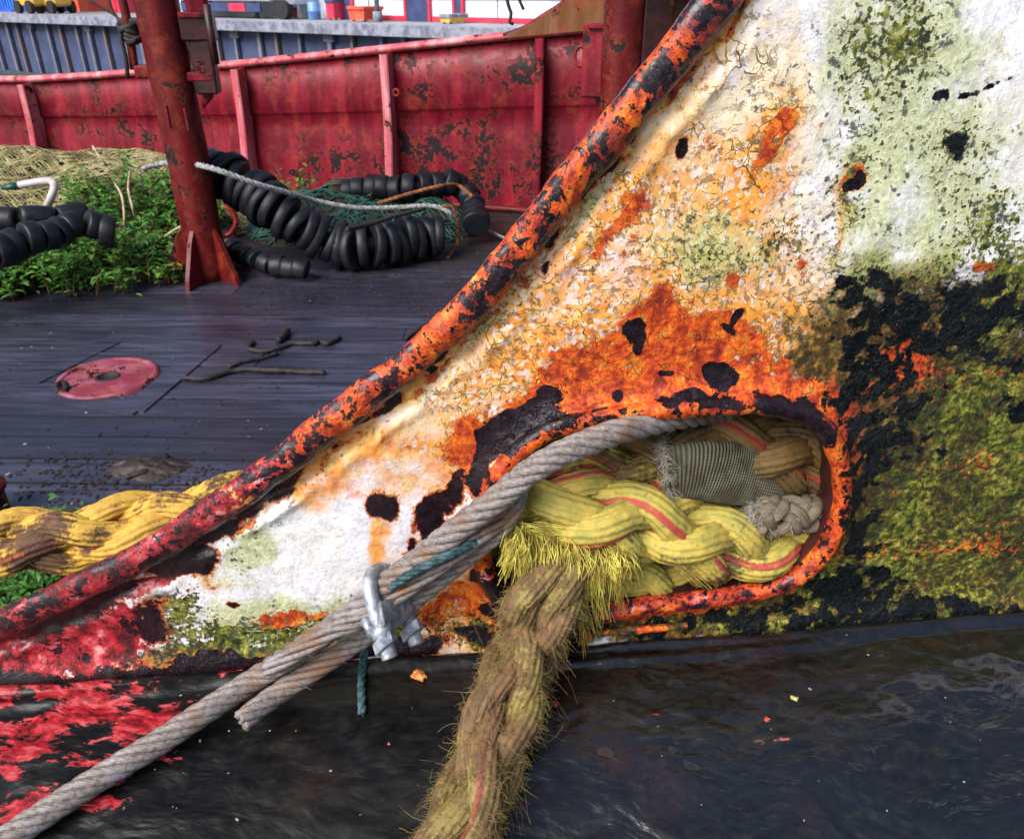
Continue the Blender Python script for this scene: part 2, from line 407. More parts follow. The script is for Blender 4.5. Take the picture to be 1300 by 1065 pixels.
M['caulk'] = simple('black_caulking', (.003, .003, .003), (.006, .006, .006), 30, .8)
M['rubber'] = simple('black_rubber', (.003, .0035, .006), (.012, .013, .019), 14, .5, .005, spec=.4, detail=8)
M['net_tan'] = simple('tan_netting', (.16, .13, .05), (.40, .34, .17), 12, .8)
M['net_green'] = simple('green_netting', (.01, .05, .045), (.03, .12, .09), 12, .8)
M['mound'] = simple('matted_net_and_soil', (.008, .007, .004), (.04, .032, .016), 18, .9, .02)
M['white_rope'] = simple('weathered_white_rope', (.14, .14, .13), (.42, .42, .42), 60, .8)
M['pipe'] = simple('pale_pink_pipe', (.45, .36, .36), (.6, .52, .52), 12, .45)
M['orange_line'] = simple('brown_orange_twine', (.10, .03, .01), (.3, .1, .02), 30, .8)
M['grime'] = simple('dark_rope_scrap', (.008, .006, .006), (.03, .02, .018), 60, .7)
M['twine'] = simple('dark_teal_twine', (.008, .03, .034), (.05, .12, .135), 140, .7)
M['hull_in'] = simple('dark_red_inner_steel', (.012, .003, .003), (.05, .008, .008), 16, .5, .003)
M['zinc'] = (lambda n: n.fin(n.mix(n.ss(n.noise(90, 5, .6), .4, .65), (.22, .24, .28), (.50, .53, .60)), n.ss(n.noise(60, 4), .3, .7, .34, .6), n.bump(n.noise(160, 4), .0008, .8), metal=.5))(NT('galvanised_zinc'))
def rope_mat(name, yellow, green, red, dirt1, dirt2, damt):
    n = NT(name); tr = n.attr('tracer'); da = n.attr('dirt')  # dirt attribute also carries the painted groove shade
    n1 = n.noise(30, 6, .65); n2 = n.noise(170, 5, .7); n3 = n.noise(70, 5, .6)
    c = n.mix(n.ss(n1, .38, .62), yellow, green)
    c = n.mix(n.mul(n.ss(n2, .45, .75), .3), c, dirt1)
    c = n.mix(n.mul(tr, n.ss(n3, .3, .48)), c, red)
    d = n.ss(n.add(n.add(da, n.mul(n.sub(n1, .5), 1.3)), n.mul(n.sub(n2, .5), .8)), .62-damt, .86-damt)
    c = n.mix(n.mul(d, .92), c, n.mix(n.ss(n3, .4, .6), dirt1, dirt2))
    return n.fin(c, .62, n.bump(n.add(n2, n.mul(d, n3)), .0016, .8), spec=.35)
M['rope'] = rope_mat('yellow_mooring_rope', (.55, .41, .08), (.33, .30, .065), (.44, .075, .05), (.16, .08, .03), (.06, .03, .018), .14)
M['rope_l'] = rope_mat('muddy_yellow_rope', (.66, .40, .06), (.52, .30, .05), (.45, .10, .03), (.10, .04, .025), (.045, .018, .018), .22)
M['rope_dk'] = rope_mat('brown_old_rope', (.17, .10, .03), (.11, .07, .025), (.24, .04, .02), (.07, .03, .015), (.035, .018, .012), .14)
M['rope_hairy'] = rope_mat('hairy_old_rope', (.27, .20, .06), (.17, .13, .045), (.26, .06, .04), (.20, .11, .05), (.11, .06, .03), .42)
M['fib_y'] = simple('bright_yellow_fibre', (.34, .24, .05), (.80, .72, .13), 70, .5)
M['fib_b'] = simple('brown_rope_fibre', (.10, .06, .022), (.30, .22, .06), 40, .7)
M['fib_w'] = simple('pale_frayed_fibre', (.24, .21, .17), (.5, .46, .38), 60, .8)
def wire_mat():
    n = NT('dull_wire_rope'); n1 = n.noise(25, 5, .6); n2 = n.noise(220, 4, .65)
    c = n.mix(n.ss(n2, .3, .7), (.13, .108, .098), (.30, .26, .245))
    c = n.mix(n.mul(n.ss(n.add(n1, n.mul(n.sub(n2, .5), .3)), .5, .66), .75), c, (.20, .10, .045))
    c = n.mix(n.mul(n.ss(n1, .42, .3), .6), c, (.36, .32, .38))
    return n.fin(c, n.ss(n2, .3, .7, .45, .7), n.bump(n2, .0008, .8), metal=.15, spec=.4)
M['wire'] = wire_mat()
def web_mat():
    n = NT('woven_green_grey_sleeve'); lay = n.attr('lay'); rnd = n.attr('rnd')
    k = n.noise(40, 5, .6); wv = n.m('SINE', n.mul(lay, 1.0)); wr = n.m('SINE', n.mul(rnd, 1.0))
    p = n.m('MULTIPLY', wv, wr); hgt = n.add(n.mul(wv, .6), n.mul(p, .4))
    c = n.mix(n.ss(wr, -.5, .8), (.085, .082, .05), (.15, .148, .095)); c = n.mix(n.mul(n.ss(k, .42, .62), .7), c, (.045, .032, .018))
    return n.fin(c, .7, n.bump(hgt, .0011, 1.0), spec=.3)
M['web'] = web_mat()
def leaf_mat(name, a, b):
    n = NT(name); k = n.attr('tone'); c = n.mix(k, a, b)
    m = n.fin(c, .45, spec=.45)
    n.b.inputs['Subsurface Weight'].default_value = 0.0
    tr = n.t.nodes.new('ShaderNodeBsdfTranslucent'); n.t.links.new(c, tr.inputs[0]); mx = n.t.nodes.new('ShaderNodeMixShader'); mx.inputs[0].default_value = .3
    n.t.links.new(n.b.outputs[0], mx.inputs[1]); n.t.links.new(tr.outputs[0], mx.inputs[2]); n.t.links.new(mx.outputs[0], n.out.inputs[0])
    return m
M['leaf'] = leaf_mat('weed_leaf', (.014, .075, .012), (.19, .42, .07))
M['leaf2'] = leaf_mat('grass_leaf', (.03, .12, .012), (.08, .24, .03))
M['stem'] = simple('weed_stem', (.10, .05, .02), (.2, .12, .05), 30, .7)
# ================================================================== NEAR PLATE
RIM = [(-230, 868), (-120, 825), (-60, 800), (0, 778), (60, 752), (120, 722), (180, 692), (240, 654), (300, 614), (350, 578), (400, 538), (450, 498), (500, 460), (550, 416), (600, 367), (640, 320), (680, 268), (720, 216), (760, 170), (800, 118), (840, 72), (880, 22), (920, -32), (965, -95), (1010, -160)]
HOLE = [(614, 655), (622, 622), (640, 590), (668, 560), (710, 538), (760, 527), (820, 519), (890, 513), (950, 510), (1000, 517), (1036, 540), (1055, 575), (1060, 615), (1054, 655), (1036, 692), (1004, 722), (955, 740), (890, 749), (820, 757), (760, 768), (700, 778), (655, 765), (625, 730), (613, 690)]
# B: blobs (layer, cx, cy, rx, ry, rot deg, strength, hard)
BL = [
 # ---- dark scale patches
 ('dark', 485, 640, 18, 20, 0, 1, 1), ('dark', 551, 655, 27, 38, 10, 1, 1), ('dark', 578, 618, 12, 22, 20, 1, 1), ('dark', 525, 690, 8, 14, 0, .7, 1),
 ('dark', 235, 712, 46, 20, -12, 1.1, 1), ('dark', 355, 612, 34, 22, -32, 1.1, 1), ('dark', 275, 670, 34, 13, -30, 1, 1), ('dark', 205, 700, 30, 16, -20, 1, 1), ('dark', 318, 640, 16, 9, -30, 1, 1),
 ('dark', 488, 514, 26, 10, -38, 1, 1), ('dark', 455, 528, 16, 8, -38, 1, 1), ('dark', 420, 560, 20, 8, -40, .8, 1),
 ('dark', 640, 545, 40, 22, -25, 1.1, 1), ('dark', 680, 520, 34, 13, -10, 1.1, 1), ('dark', 612, 590, 16, 34, 20, 1, 1), ('dark', 780, 497, 10, 9, 0, 1, 1), ('dark', 740, 548, 60, 9, -12, .9, 1), ('dark', 702, 497, 20, 10, 0, .8, 1),
 ('dark', 915, 478, 22, 20, 0, 1.1, 1), ('dark', 990, 512, 44, 18, 14, 1.15, 1), ('dark', 1030, 540, 20, 24, 0, .9, 1), ('dark', 880, 503, 60, 7, 3, .8, 1),
 ('dark', 939, 404, 8, 18, 25, 1, 1), ('dark', 925, 421, 14, 6, 20, .9, 1), ('dark', 870, 184, 8, 12, 0, 1, 1), ('dark', 865, 186, 6, 10, 0, 1, 1), ('dark', 1086, 228, 16, 9, -40, 1, 1), ('dark', 805, 420, 16, 14, 0, .8, 1), ('dark', 806, 440, 10, 14, 0, .8, 1), ('dark', 850, 470, 10, 6, 0, .9, 1),
 ('dark', 640, 352, 26, 8, -45, .9, 1), ('dark', 690, 338, 12, 7, -45, .8, 1), ('dark', 700, 300, 18, 9, -48, .9, 1), ('dark', 745, 240, 26, 10, -50, .8, 1), ('dark', 775, 210, 22, 9, -50, .9, 1), ('dark', 806, 165, 16, 9, -45, 1.1, 1), ('dark', 830, 92, 15, 17, 30, 1.2, 1), ('dark', 822, 100, 14, 16, 30, 1.1, 1), ('dark', 872, 64, 8, 12, 10, 1, 1), ('dark', 892, 10, 16, 6, -40, 1, 1),
 ('dark', 555, 447, 18, 7, -42, .9, 1), ('dark', 600, 398, 14, 7, -40, .7, 1), ('dark', 625, 345, 20, 9, -48, 1, 1), ('dark', 660, 300, 9, 6, 0, .9, 1), ('dark', 400, 545, 10, 5, -38, .6, 1), ('dark', 545, 468, 9, 7, 0, 1, 1), ('dark', 700, 243, 10, 6, -50, .8, 1),
 ('dark', 640, 735, 28, 24, 0, 1, 1), ('dark', 625, 770, 20, 14, 0, .9, 1), ('dark', 600, 725, 10, 8, 0, .8, 1), ('dark', 610, 802, 40, 8, 0, .9, 1),
 ('dark', 130, 758, 60, 13, -16, .75, 1), ('dark', 60, 790, 60, 9, -14, .7, 1), ('dark', 100, 852, 160, 9, -3, .9, 1), ('dark', 330, 832, 160, 9, -4, .9, 1), ('dark', 520, 815, 60, 8, -4, .8, 1), ('dark', 165, 722, 30, 8, -26, .7, 1), ('dark', 480, 824, 80, 5, -3, .9, 1),
 ('dark', 690, 797, 60, 12, 2, .9, 1), ('dark', 60, 752, 20, 6, -24, .6, 1), ('dark', 190, 790, 24, 30, 0, .7, 1), ('dark', 296, 766, 6, 4, 0, .9, 1),
 # ---- red topcoat
 ('red', 60, 815, 130, 38, -5, .66, 0), ('red', 150, 800, 60, 34, 0, .6, 0), ('red', -60, 850, 120, 40, 0, 1.1, 1), ('red', 190, 742, 40, 12, -20, .7, 1),
 # ---- rust
 ('rust', 880, 430, 90, 36, 0, .75, 0), ('rust', 800, 470, 100, 26, -4, .9, 0), ('rust', 960, 490, 80, 22, 8, .85, 0), ('rust', 740, 505, 90, 20, -8, .9, 0), ('rust', 845, 395, 40, 36, 0, .6, 0), ('rust', 1040, 520, 20, 30, 0, .4, 0),
 ('rust', 590, 560, 44, 32, -30, .62, 0), ('rust', 600, 620, 26, 40, 0, .5, 0), ('rust', 590, 760, 44, 34, 0, .72, 0), ('rust', 540, 790, 30, 20, 0, .55, 0), ('rust', 640, 700, 16, 34, 0, .5, 0),
 ('rust', 815, 250, 60, 22, -48, .42, 0), ('rust', 880, 300, 30, 30, 0, .35, 0), ('rust', 960, 220, 12, 44, 18, .42, 0), ('rust', 930, 350, 16, 34, 10, .5, 0), ('rust', 720, 460, 24, 20, 0, .5, 0), ('rust', 800, 320, 16, 30, 20, .48, 0), ('rust', 1010, 350, 14, 26, 0, .5, 0), ('rust', 905, 60, 10, 40, 15, .52, 0), ('stain', 950, 230, 24, 70, 16, .7, 0), ('rust', 1060, 310, 8, 14, 0, .6, 0), ('moss', 1000, 300, 40, 30, 0, .4, 0), ('moss', 1080, 250, 30, 60, 0, .46, 0), ('black', 1215, 205, 26, 34, 20, .22, 0), ('cream', 690, 370, 30, 70, 40, -.6, 0), ('rust', 994, 155, 10, 22, 30, .6, 0), ('rust', 905, 195, 26, 22, 0, .42, 0), ('rust', 985, 180, 8, 20, 30, .6, 0), ('rust', 1085, 225, 22, 16, -30, .6, 0), ('rust', 1040, 158, 10, 8, 0, .55, 0), ('rust', 950, 60, 6, 18, 0, .3, 0),
 ('rust', 480, 545, 26, 30, -35, .5, 0), ('rust', 400, 610, 20, 22, -20, .55, 0), ('rust', 660, 395, 28, 14, -45, .5, 0), ('rust', 545, 478, 26, 12, -40, .6, 0), ('rust', 770, 300, 50, 12, -48, .5, 0), ('rust', 690, 350, 22, 10, -45, .5, 0),
 ('rust', 270, 745, 60, 12, -10, .4, 0), ('rust', 400, 780, 70, 10, -6, .42, 0), ('rust', 330, 790, 60, 14, 0, .4, 0), ('rust', 1245, 340, 24, 9, -10, .85, 0), ('rust', 1130, 340, 100, 18, 0, .28, 0), ('rust', 1150, 440, 30, 40, 0, .6, 0), ('rust', 1220, 480, 60, 18, 0, .45, 0), ('rust', 1240, 590, 40, 14, 0, .6, 0), ('rust', 1160, 700, 130, 10, -3, .55, 0), ('rust', 1060, 560, 16, 40, 0, .5, 0), ('rust', 1060, 640, 14, 50, 10, .6, 0), ('rust', 1290, 465, 20, 18, 0, .6, 0),
 ('rust', 820, 790, 90, 8, -2, .7, 0), ('rust', 900, 770, 60, 8, -2, .6, 0),
 # ---- stain
 ('stain', 860, 420, 190, 70, 0, 1, 0), ('stain', 860, 250, 90, 80, -30, .62, 0), ('stain', 700, 420, 120, 40, -40, .5, 0), ('stain', 580, 570, 80, 60, -30, .75, 0), ('stain', 590, 770, 80, 60, 0, .95, 0), ('stain', 1000, 420, 70, 40, 0, .55, 0), ('stain', 960, 250, 50, 90, 12, .55, 0),
 ('stain', 1068, 265, 8, 60, 6, .8, 0), ('stain', 483, 690, 9, 40, 4, .9, 0), ('stain', 460, 560, 50, 40, -35, .8, 0), ('stain', 395, 620, 36, 30, -20, .8, 0), ('stain', 680, 370, 90, 16, -46, .8, 0), ('stain', 800, 240, 110, 20, -50, .8, 0), ('stain', 905, 40, 24, 70, 20, .6, 0), ('stain', 270, 740, 40, 18, 0, .5, 0), ('stain', 990, 150, 20, 60, 20, .6, 0), ('stain', 640, 470, 50, 30, -20, .4, 0), ('stain', 1040, 450, 60, 30, 0, .4, 0),
 ('cream', 840, 300, 190, 190, -30, .9, 0), ('cream', 600, 470, 150, 70, -40, .8, 0), ('cream', 980, 80, 60, 100, 0, .6, 0), ('cream', 1000, 400, 120, 60, 0, .7, 0), ('cream', 330, 680, 40, 40, 0, .3, 0), ('cream', 760, 360, 70, 80, 0, -.5, 0), ('cream', 720, 330, 40, 60, -30, -.5, 0),
 # ---- green film & moss
 ('green', 1110, 130, 75, 200, 8, 1.0, 0), ('green', 1250, 250, 90, 90, 0, .4, 0), ('green', 1230, 280, 90, 120, 0, .7, 0), ('green', 1150, 40, 70, 60, 0, .7, 0), ('green', 970, 130, 50, 60, 0, .4, 0), ('green', 320, 690, 40, 50, 20, .75, 0), ('green', 480, 620, 50, 26, -20, .4, 0), ('green', 860, 330, 50, 26, 0, .35, 0), ('green', 340, 790, 130, 26, -4, .9, 0), ('green', 480, 780, 60, 20, -10, .6, 0), ('green', 1120, 320, 80, 40, 0, .6, 0), ('green', 780, 400, 60, 22, 0, .3, 0), ('green', 700, 320, 20, 60, 45, .3, 0),
 ('moss', 1130, 40, 60, 60, 0, .62, 0), ('moss', 1100, 130, 40, 60, 0, .42, 0), ('moss', 1210, 190, 45, 60, 20, .5, 0), ('moss', 330, 812, 140, 20, -4, .9, 0), ('brown', 790, 785, 90, 14, 0, 1, 0), ('brown', 940, 770, 90, 16, -4, 1, 0), ('brown', 1060, 740, 40, 30, 0, .8, 0), ('brown', 1220, 640, 200, 150, 0, 1.1, 0), ('brown', 1100, 600, 70, 190, 0, .9, 0), ('brown', 1000, 790, 260, 14, -2, .8, 0), ('brown', 1180, 450, 120, 60, 0, .7, 0), ('brown', 1420, 600, 150, 230, 0, 1, 0), ('brown', 330, 822, 200, 10, -4, .8, 0), ('brown', 1190, 350, 90, 26, 0, .5, 0), ('brown', 200, 780, 30, 50, 0, .6, 0), ('rust', 1200, 640, 170, 150, 0, .26, 0), ('rust', 1110, 520, 60, 120, 0, .36, 0), ('stain', 1110, 480, 80, 90, 0, .8, 0), ('moss', 1000, 785, 160, 14, -2, .6, 0), ('stain', 950, 785, 220, 16, -2, .9, 0), ('green', 860, 300, 60, 60, 0, .5, 0), ('green', 930, 320, 60, 40, 0, .7, 0), ('moss', 920, 320, 40, 24, 0, .42, 0), ('green', 1180, 200, 160, 200, 0, .22, 0), ('dark', 70, 815, 140, 40, -5, .42, 0), ('moss', 230, 780, 30, 34, 0, .7, 0), ('moss', 470, 800, 60, 16, -8, .6, 0), ('moss', 300, 700, 26, 26, 0, .42, 0), ('moss', 740, 480, 50, 16, 0, .35, 0),
 ('moss', 1190, 620, 110, 110, 0, .75, 0), ('moss', 1260, 660, 90, 90, 0, .6, 0), ('rust', 1280, 680, 60, 26, 0, .5, 0), ('cream', 1285, 690, 50, 26, 0, .6, 0), ('moss', 1290, 560, 90, 120, 0, .9, 0), ('moss', 1090, 740, 90, 40, 0, .8, 0), ('moss', 1260, 300, 60, 60, 0, .45, 0), ('moss', 870, 350, 60, 20, -10, .32, 0), ('moss', 600, 805, 30, 12, 0, .5, 0), ('moss', 1140, 360, 110, 30, 0, .5, 0), ('moss', 610, 790, 60, 24, 0, .4, 0), ('moss', 1400, 600, 120, 200, 0, 1, 0), ('moss', 880, 785, 120, 10, -2, .6, 0),
 # ---- black growth
 ('black', 1140, 400, 80, 32, 5, .62, 0), ('black', 1240, 395, 46, 34, 0, 1.0, 0), ('black', 1120, 490, 55, 70, 0, .72, 0), ('black', 1085, 600, 30, 120, 4, .7, 0), ('black', 1090, 745, 80, 26, 0, .6, 0), ('black', 1040, 775, 120, 12, 0, .7, 0), ('black', 1240, 762, 80, 12, -3, .5, 0), ('black', 1210, 180, 34, 26, 30, .44, 0), ('black', 1240, 115, 60, 7, -14, .6, 0), ('black', 1200, 125, 20, 6, -10, .5, 0), ('black', 1100, 360, 50, 16, 0, .5, 0), ('black', 1290, 440, 40, 30, 0, .75, 0), ('black', 1180, 560, 50, 24, 0, .38, 0), ('black', 960, 785, 200, 12, -2, .8, 0), ('black', 1290, 520, 40, 20, 0, .5, 0), ('black', 1400, 430, 90, 60, 0, .8, 0), ('black', 1250, 700, 100, 8, 0, .4, 0),
 ('flake', 860, 330, 220, 170, -20, .8, 0), ('flake', 1060, 420, 120, 60, 0, .8, 0), ('flake', 620, 500, 130, 60, -35, .6, 0), ('flake', 960, 60, 60, 90, 0, .5, 0), ('flake', 700, 380, 60, 60, 0, .6, 0),
]
RIMA = np.array([(a, b) for a, b in RIM], float)
def seg_dist(px, py, poly, closed=False):
    best = np.full(np.shape(px), 1e9); n = len(poly)
    for i in range(n if closed else n-1):
        ax, ay = poly[i]; bx, by = poly[(i+1) % n]; dx, dy = bx-ax, by-ay
        t = np.clip(((px-ax)*dx+(py-ay)*dy)/(dx*dx+dy*dy), 0, 1)
        best = np.minimum(best, np.hypot(px-ax-t*dx, py-ay-t*dy))
    return best
def inside(px, py, poly):
    r = np.zeros(np.shape(px), bool); n = len(poly)
    for i in range(n):
        ax, ay = poly[i]; bx, by = poly[(i+1) % n]
        c = (ay > py) != (by > py)
        r ^= c & (px < (bx-ax)*(py-ay)/((by-ay) if by != ay else 1e-9)+ax)
    return r
def masks(P, rim=0.0, lip=0.0):
    """wear layers at points of the plate, in the plate's own template (u right, v up on the steel)"""
    tu, tv = uv(P); px, py = proj(O + tu[:, None]*U + tv[:, None]*Vv); q3 = np.stack([tu, tv, 0*tu], 1)
    wx = (fbm(q3*45, 4, 31)-.5)*26; wy = (fbm(q3*45, 4, 41)-.5)*26; px = px+wx; py = py+wy
    L = {k: np.zeros(len(px)) for k in ('stain', 'rust', 'dark', 'moss', 'black', 'red', 'green', 'flake', 'cream', 'brown')}
    for k, cx, cy, rx, ry, ro, st, hard in BL:
        a = R(ro); dx, dy = px-cx, py-cy
        d2 = ((dx*math.cos(a)+dy*math.sin(a))/rx)**2 + ((-dx*math.sin(a)+dy*math.cos(a))/ry)**2
        f = 1/(1+(d2*1.35)**2.2) if hard else np.exp(-d2*.6)
        if st < 0: L[k] = L[k]*(1+st*f)
        else: L[k] = np.clip(1-(1-np.minimum(L[k], 1))*(1-np.minimum(st*f, 1)), 0, 1.1)
    t = np.clip((px-120)/330, 0, 1)
    if rim:
        L['red'] = np.maximum(L['red'], .95-.62*t); L['rust'] = np.maximum(L['rust'], .35+.4*t); L['red'] = np.maximum(L['red'], .465*(px < 900))
        L['stain'] = np.maximum(L['stain'], .9); L['dark'] = np.maximum(L['dark'], .465); L['moss'] *= .4; L['green'] *= .3
        hi = np.exp(-((px-560)/260)**2); L['red'] = L['red']+.0*hi
        up = np.clip((px-780)/90, 0, 1); L['red'] = np.maximum(L['red'], .52*up)
    if lip:
        lowr = np.clip((py-650)/70, 0, 1)
        L['rust'] = np.maximum(L['rust'], .75); L['stain'] = np.maximum(L['stain'], .9); L['red'] = np.maximum(L['red'], .52*lowr)
        L['black'] = L['black']*(1-.75*lowr*(px < 1052)); L['moss'] *= .5; L['dark'] = np.maximum(L['dark'], .45)
    # long-run weld line next to the rim: rusty, with lichen
    if not rim and not lip:
        dd = seg_dist(px, py, RIMA)
        L['rust'] = np.maximum(L['rust'], .48*np.exp(-((dd-44)/9)**2)*(px > 300)*(px < 1000)); L['stain'] = np.maximum(L['stain'], .8*np.exp(-((dd-38)/20)**2)*(px > 330))
        L['green'] = np.maximum(L['green'], .6*np.exp(-((dd-52)/9)**2)*(px > 330)); L['dark'] = np.maximum(L['dark'], .38*np.exp(-((dd-42)/5)**2)*(px > 250))
        hd = seg_dist(px, py, HOLE, True)
        L['dark'] = np.maximum(L['dark'], .43*np.exp(-(hd/14)**2)); L['rust'] = np.maximum(L['rust'], .7*np.exp(-(hd/34)**2)*(px < 1040))
    L['black'] = np.minimum(L['black'], .60); L['moss'] = np.minimum(L['moss'], .64); L['stain'] = np.minimum(L['stain'], .92)
    return {'m_'+k: v for k, v in L.items()}
plate_root = empty('bulwark_plate', 'rusty flaking white steel plate with sloping top edge and oval rope hole', 'ship plate')
RW, _ = smooth_path([PP(x+13*.70, y+13*.70, 0.004) for x, y in RIM], .004)     # rim centre line
rim_r = .0158
Vr, Fr = tube_vf(RW, rim_r, 44, lump=.0026, lscale=48, lseed=4, flat=(.66, .94))
# slightly flattened bulb: squash on the outer face, add chipped relief
o = mesh('rim', Vr, Fr, M['paint'], plate_root, masks(Vr, rim=1))
HWt, _ = smooth_path([PP(x, y, .0) for x, y in HOLE], .004, True)
ctr = HWt.mean(0)
# plate sheet on a 2 mm grid
st_ = .0022
us = np.arange(-.98, .86, st_); vs = np.arange(-.004, .72, st_)
gu, gv = np.meshgrid(us, vs, indexing='ij')
Pg = O + gu[..., None]*U + gv[..., None]*Vv
ru_, rv_ = uv(RW); hu, hv = uv(HWt)
poly = list(zip(ru_[::3], rv_[::3]))+[(.9, .8), (.9, -.1), (ru_[0], -.1)]
keep = inside(gu, gv, poly) & ~inside(gu, gv, list(zip(hu[::2], hv[::2])))
dh = np.full(gu.shape, 1e9)
near = (gu > hu.min()-.07) & (gu < hu.max()+.07) & (gv > hv.min()-.07) & (gv < hv.max()+.07)
dh[near] = seg_dist(gu[near], gv[near], list(zip(hu[::2], hv[::2])), True)
dr_ = seg_dist(gu, gv, list(zip(ru_[::6], rv_[::6])))
nz = fbm(Pg*9, 4, 1)-.5; nz2 = fbm(Pg*60, 3, 5)-.5
off = nz*.012 + nz2*.0016 + .014*np.exp(-(dh/.022)**2)
drw = dr_+nz2*.010+nz*.010; off += (-.0030*np.exp(-((drw-.030)/.006)**2) + .0018*np.exp(-((drw-.040)/.006)**2)*(1+4*nz2))*np.clip(.5+5*(fbm(Pg*22, 3, 77)-.4), .1, 1.6)
# swollen flange towards the hull at the bottom
off += .012*np.exp(-(gv/.02)**2)
Pg = Pg + Nn*off[..., None]
idx = -np.ones(gu.shape, int); idx[keep] = np.arange(keep.sum())
q = np.stack([idx[:-1, :-1], idx[1:, :-1], idx[1:, 1:], idx[:-1, 1:]], -1).reshape(-1, 4); q = q[(q >= 0).all(1)]
Vp = Pg[keep]
base_at = masks(O + gu[keep][:, None]*U + gv[keep][:, None]*Vv)
mesh('plating', Vp, q, M['paint'], plate_root, base_at)
# back face of the plate, 9 mm behind
mesh('back_plating', Vp[:]-Nn*.022, q[:, ::-1], M['hull_in'], plate_root, smooth=True)
# oval lip: half round bar on the face, then the flared collar going inboard
lipc = norm(HWt-ctr)
LW = HWt + lipc*.003 + Nn*.010
Vl, Fl = tube_vf(LW, .0098, 28, closed=True, lump=.0022, lscale=60, lseed=9)
mesh('hole_lip', Vl, Fl, M['paint'], plate_root, masks(Vl, lip=1))
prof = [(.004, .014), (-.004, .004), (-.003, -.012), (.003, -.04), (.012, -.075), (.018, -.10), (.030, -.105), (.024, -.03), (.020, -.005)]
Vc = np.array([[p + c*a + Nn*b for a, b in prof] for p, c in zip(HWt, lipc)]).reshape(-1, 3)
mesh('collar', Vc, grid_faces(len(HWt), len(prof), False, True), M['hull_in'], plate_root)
# pale caked strip under the lip
sb = MB(); sp_, _ = smooth_path([PP(x, y, .016) for x, y in [(752, 803), (790, 801), (830, 797), (872, 794)]], .004)
sb.tube(sp_, .0042, 10, lump=.0028, lscale=90)
so = sb.build('paint_ridge', M['paint'], plate_root, fixn=False)
Vs = np.array([v.co[:] for v in so.data.vertices]); ms_ = masks(Vs)
for k, v in ms_.items():
    if k in ('m_dark', 'm_black', 'm_moss'): v = v*.3
    if k == 'm_cream': v = v*0+.9
    at = so.data.attributes.new(k, 'FLOAT', 'POINT'); at.data.foreach_set('value', v)
rebase(plate_root, PP(650, 815))
# ================================================================== GUNWALE (ledge + hull side + inner side)
def gunwale():
    ss_ = np.r_[-.035, np.arange(-.032, .42, .003)]; tt = np.arange(-1.5, 1.5, .0035)
    T, S = np.meshgrid(tt, ss_, indexing='ij')
    P = O + T[..., None]*U + S[..., None]*Nn; P[..., 2] = ledge_z(S)
    h = (fbm(P*np.array([7, 10, 7]), 4, 3)-.5)*.012 + (fbm(P*np.array([32, 44, 32]), 3, 8)-.5)*.0035
    h += .006*np.exp(-((S-.018)/.006)**2)+.004*np.exp(-((S-.028-.006*np.sin(T*9))/.006)**2)
    P[..., 2] += h*np.clip((S+.02)/.03, 0, 1)
    px, py = proj((O + T[..., None]*U + S[..., None]*Nn)*[1, 1, 0]+np.stack([0*S, 0*S, ledge_z(S)], -1))
    red = np.zeros(px.shape)
    for cx, cy, rx, ry, ro, stg in [(30, 945, 75, 40, -25, .95), (110, 900, 140, 34, -18, .72), (190, 910, 90, 22, -14, .8), (60, 880, 120, 22, -6, .6), (150, 960, 90, 30, -10, .55), (310, 845, 60, 10, -5, .6), (-80, 960, 120, 70, 0, .85), (220, 865, 120, 10, -6, .5), (60, 1020, 130, 30, -10, .6), (700, 760, 90, 12, 0, 0), (950, 945, 90, 10, 0, .3), (840, 905, 20, 6, 0, .5), (1200, 1000, 80, 12, 0, .3)]:
        a = R(ro); dx, dy = px-cx, py-cy
        d2 = ((dx*math.cos(a)+dy*math.sin(a))/rx)**2+((-dx*math.sin(a)+dy*math.cos(a))/ry)**2
        red = np.maximum(red, min(stg, .62)*np.exp(-d2*.6))
    n, m = T.shape
    root = empty('gunwale', 'wet black steel gunwale top with red paint patches on its left end', 'gunwale')
    mesh('capping', P, grid_faces(n, m, False)[:, ::-1], M['ledge'], root, {'m_red': red.ravel(), 'm_dry': np.clip((760-px)/240, 0, 1).ravel()})
    # inner side down to the deck and outer hull side down to the water
    b = MB()
    def sheet(s0, z0, s1, z1):
        k = [O*[1, 1, 0]+U*t+Nn*s+np.array([0, 0, z]) for t in (-1.5, 1.5) for s, z in ((s0, z0), (s1, z1))]
        b.add(k, np.array([[0, 1, 3, 2]]))
    zc = float(ledge_z(.42)); sheet(-.035, Z0+.0, -.05, 0.0); sheet(.417, zc+.002, .46, zc-.25); sheet(.46, zc-.25, .40, -2.6)
    b.build('hull_side', M['hull_in'], root, False)
    rebase(root, O*[1, 1, 0])
gunwale()
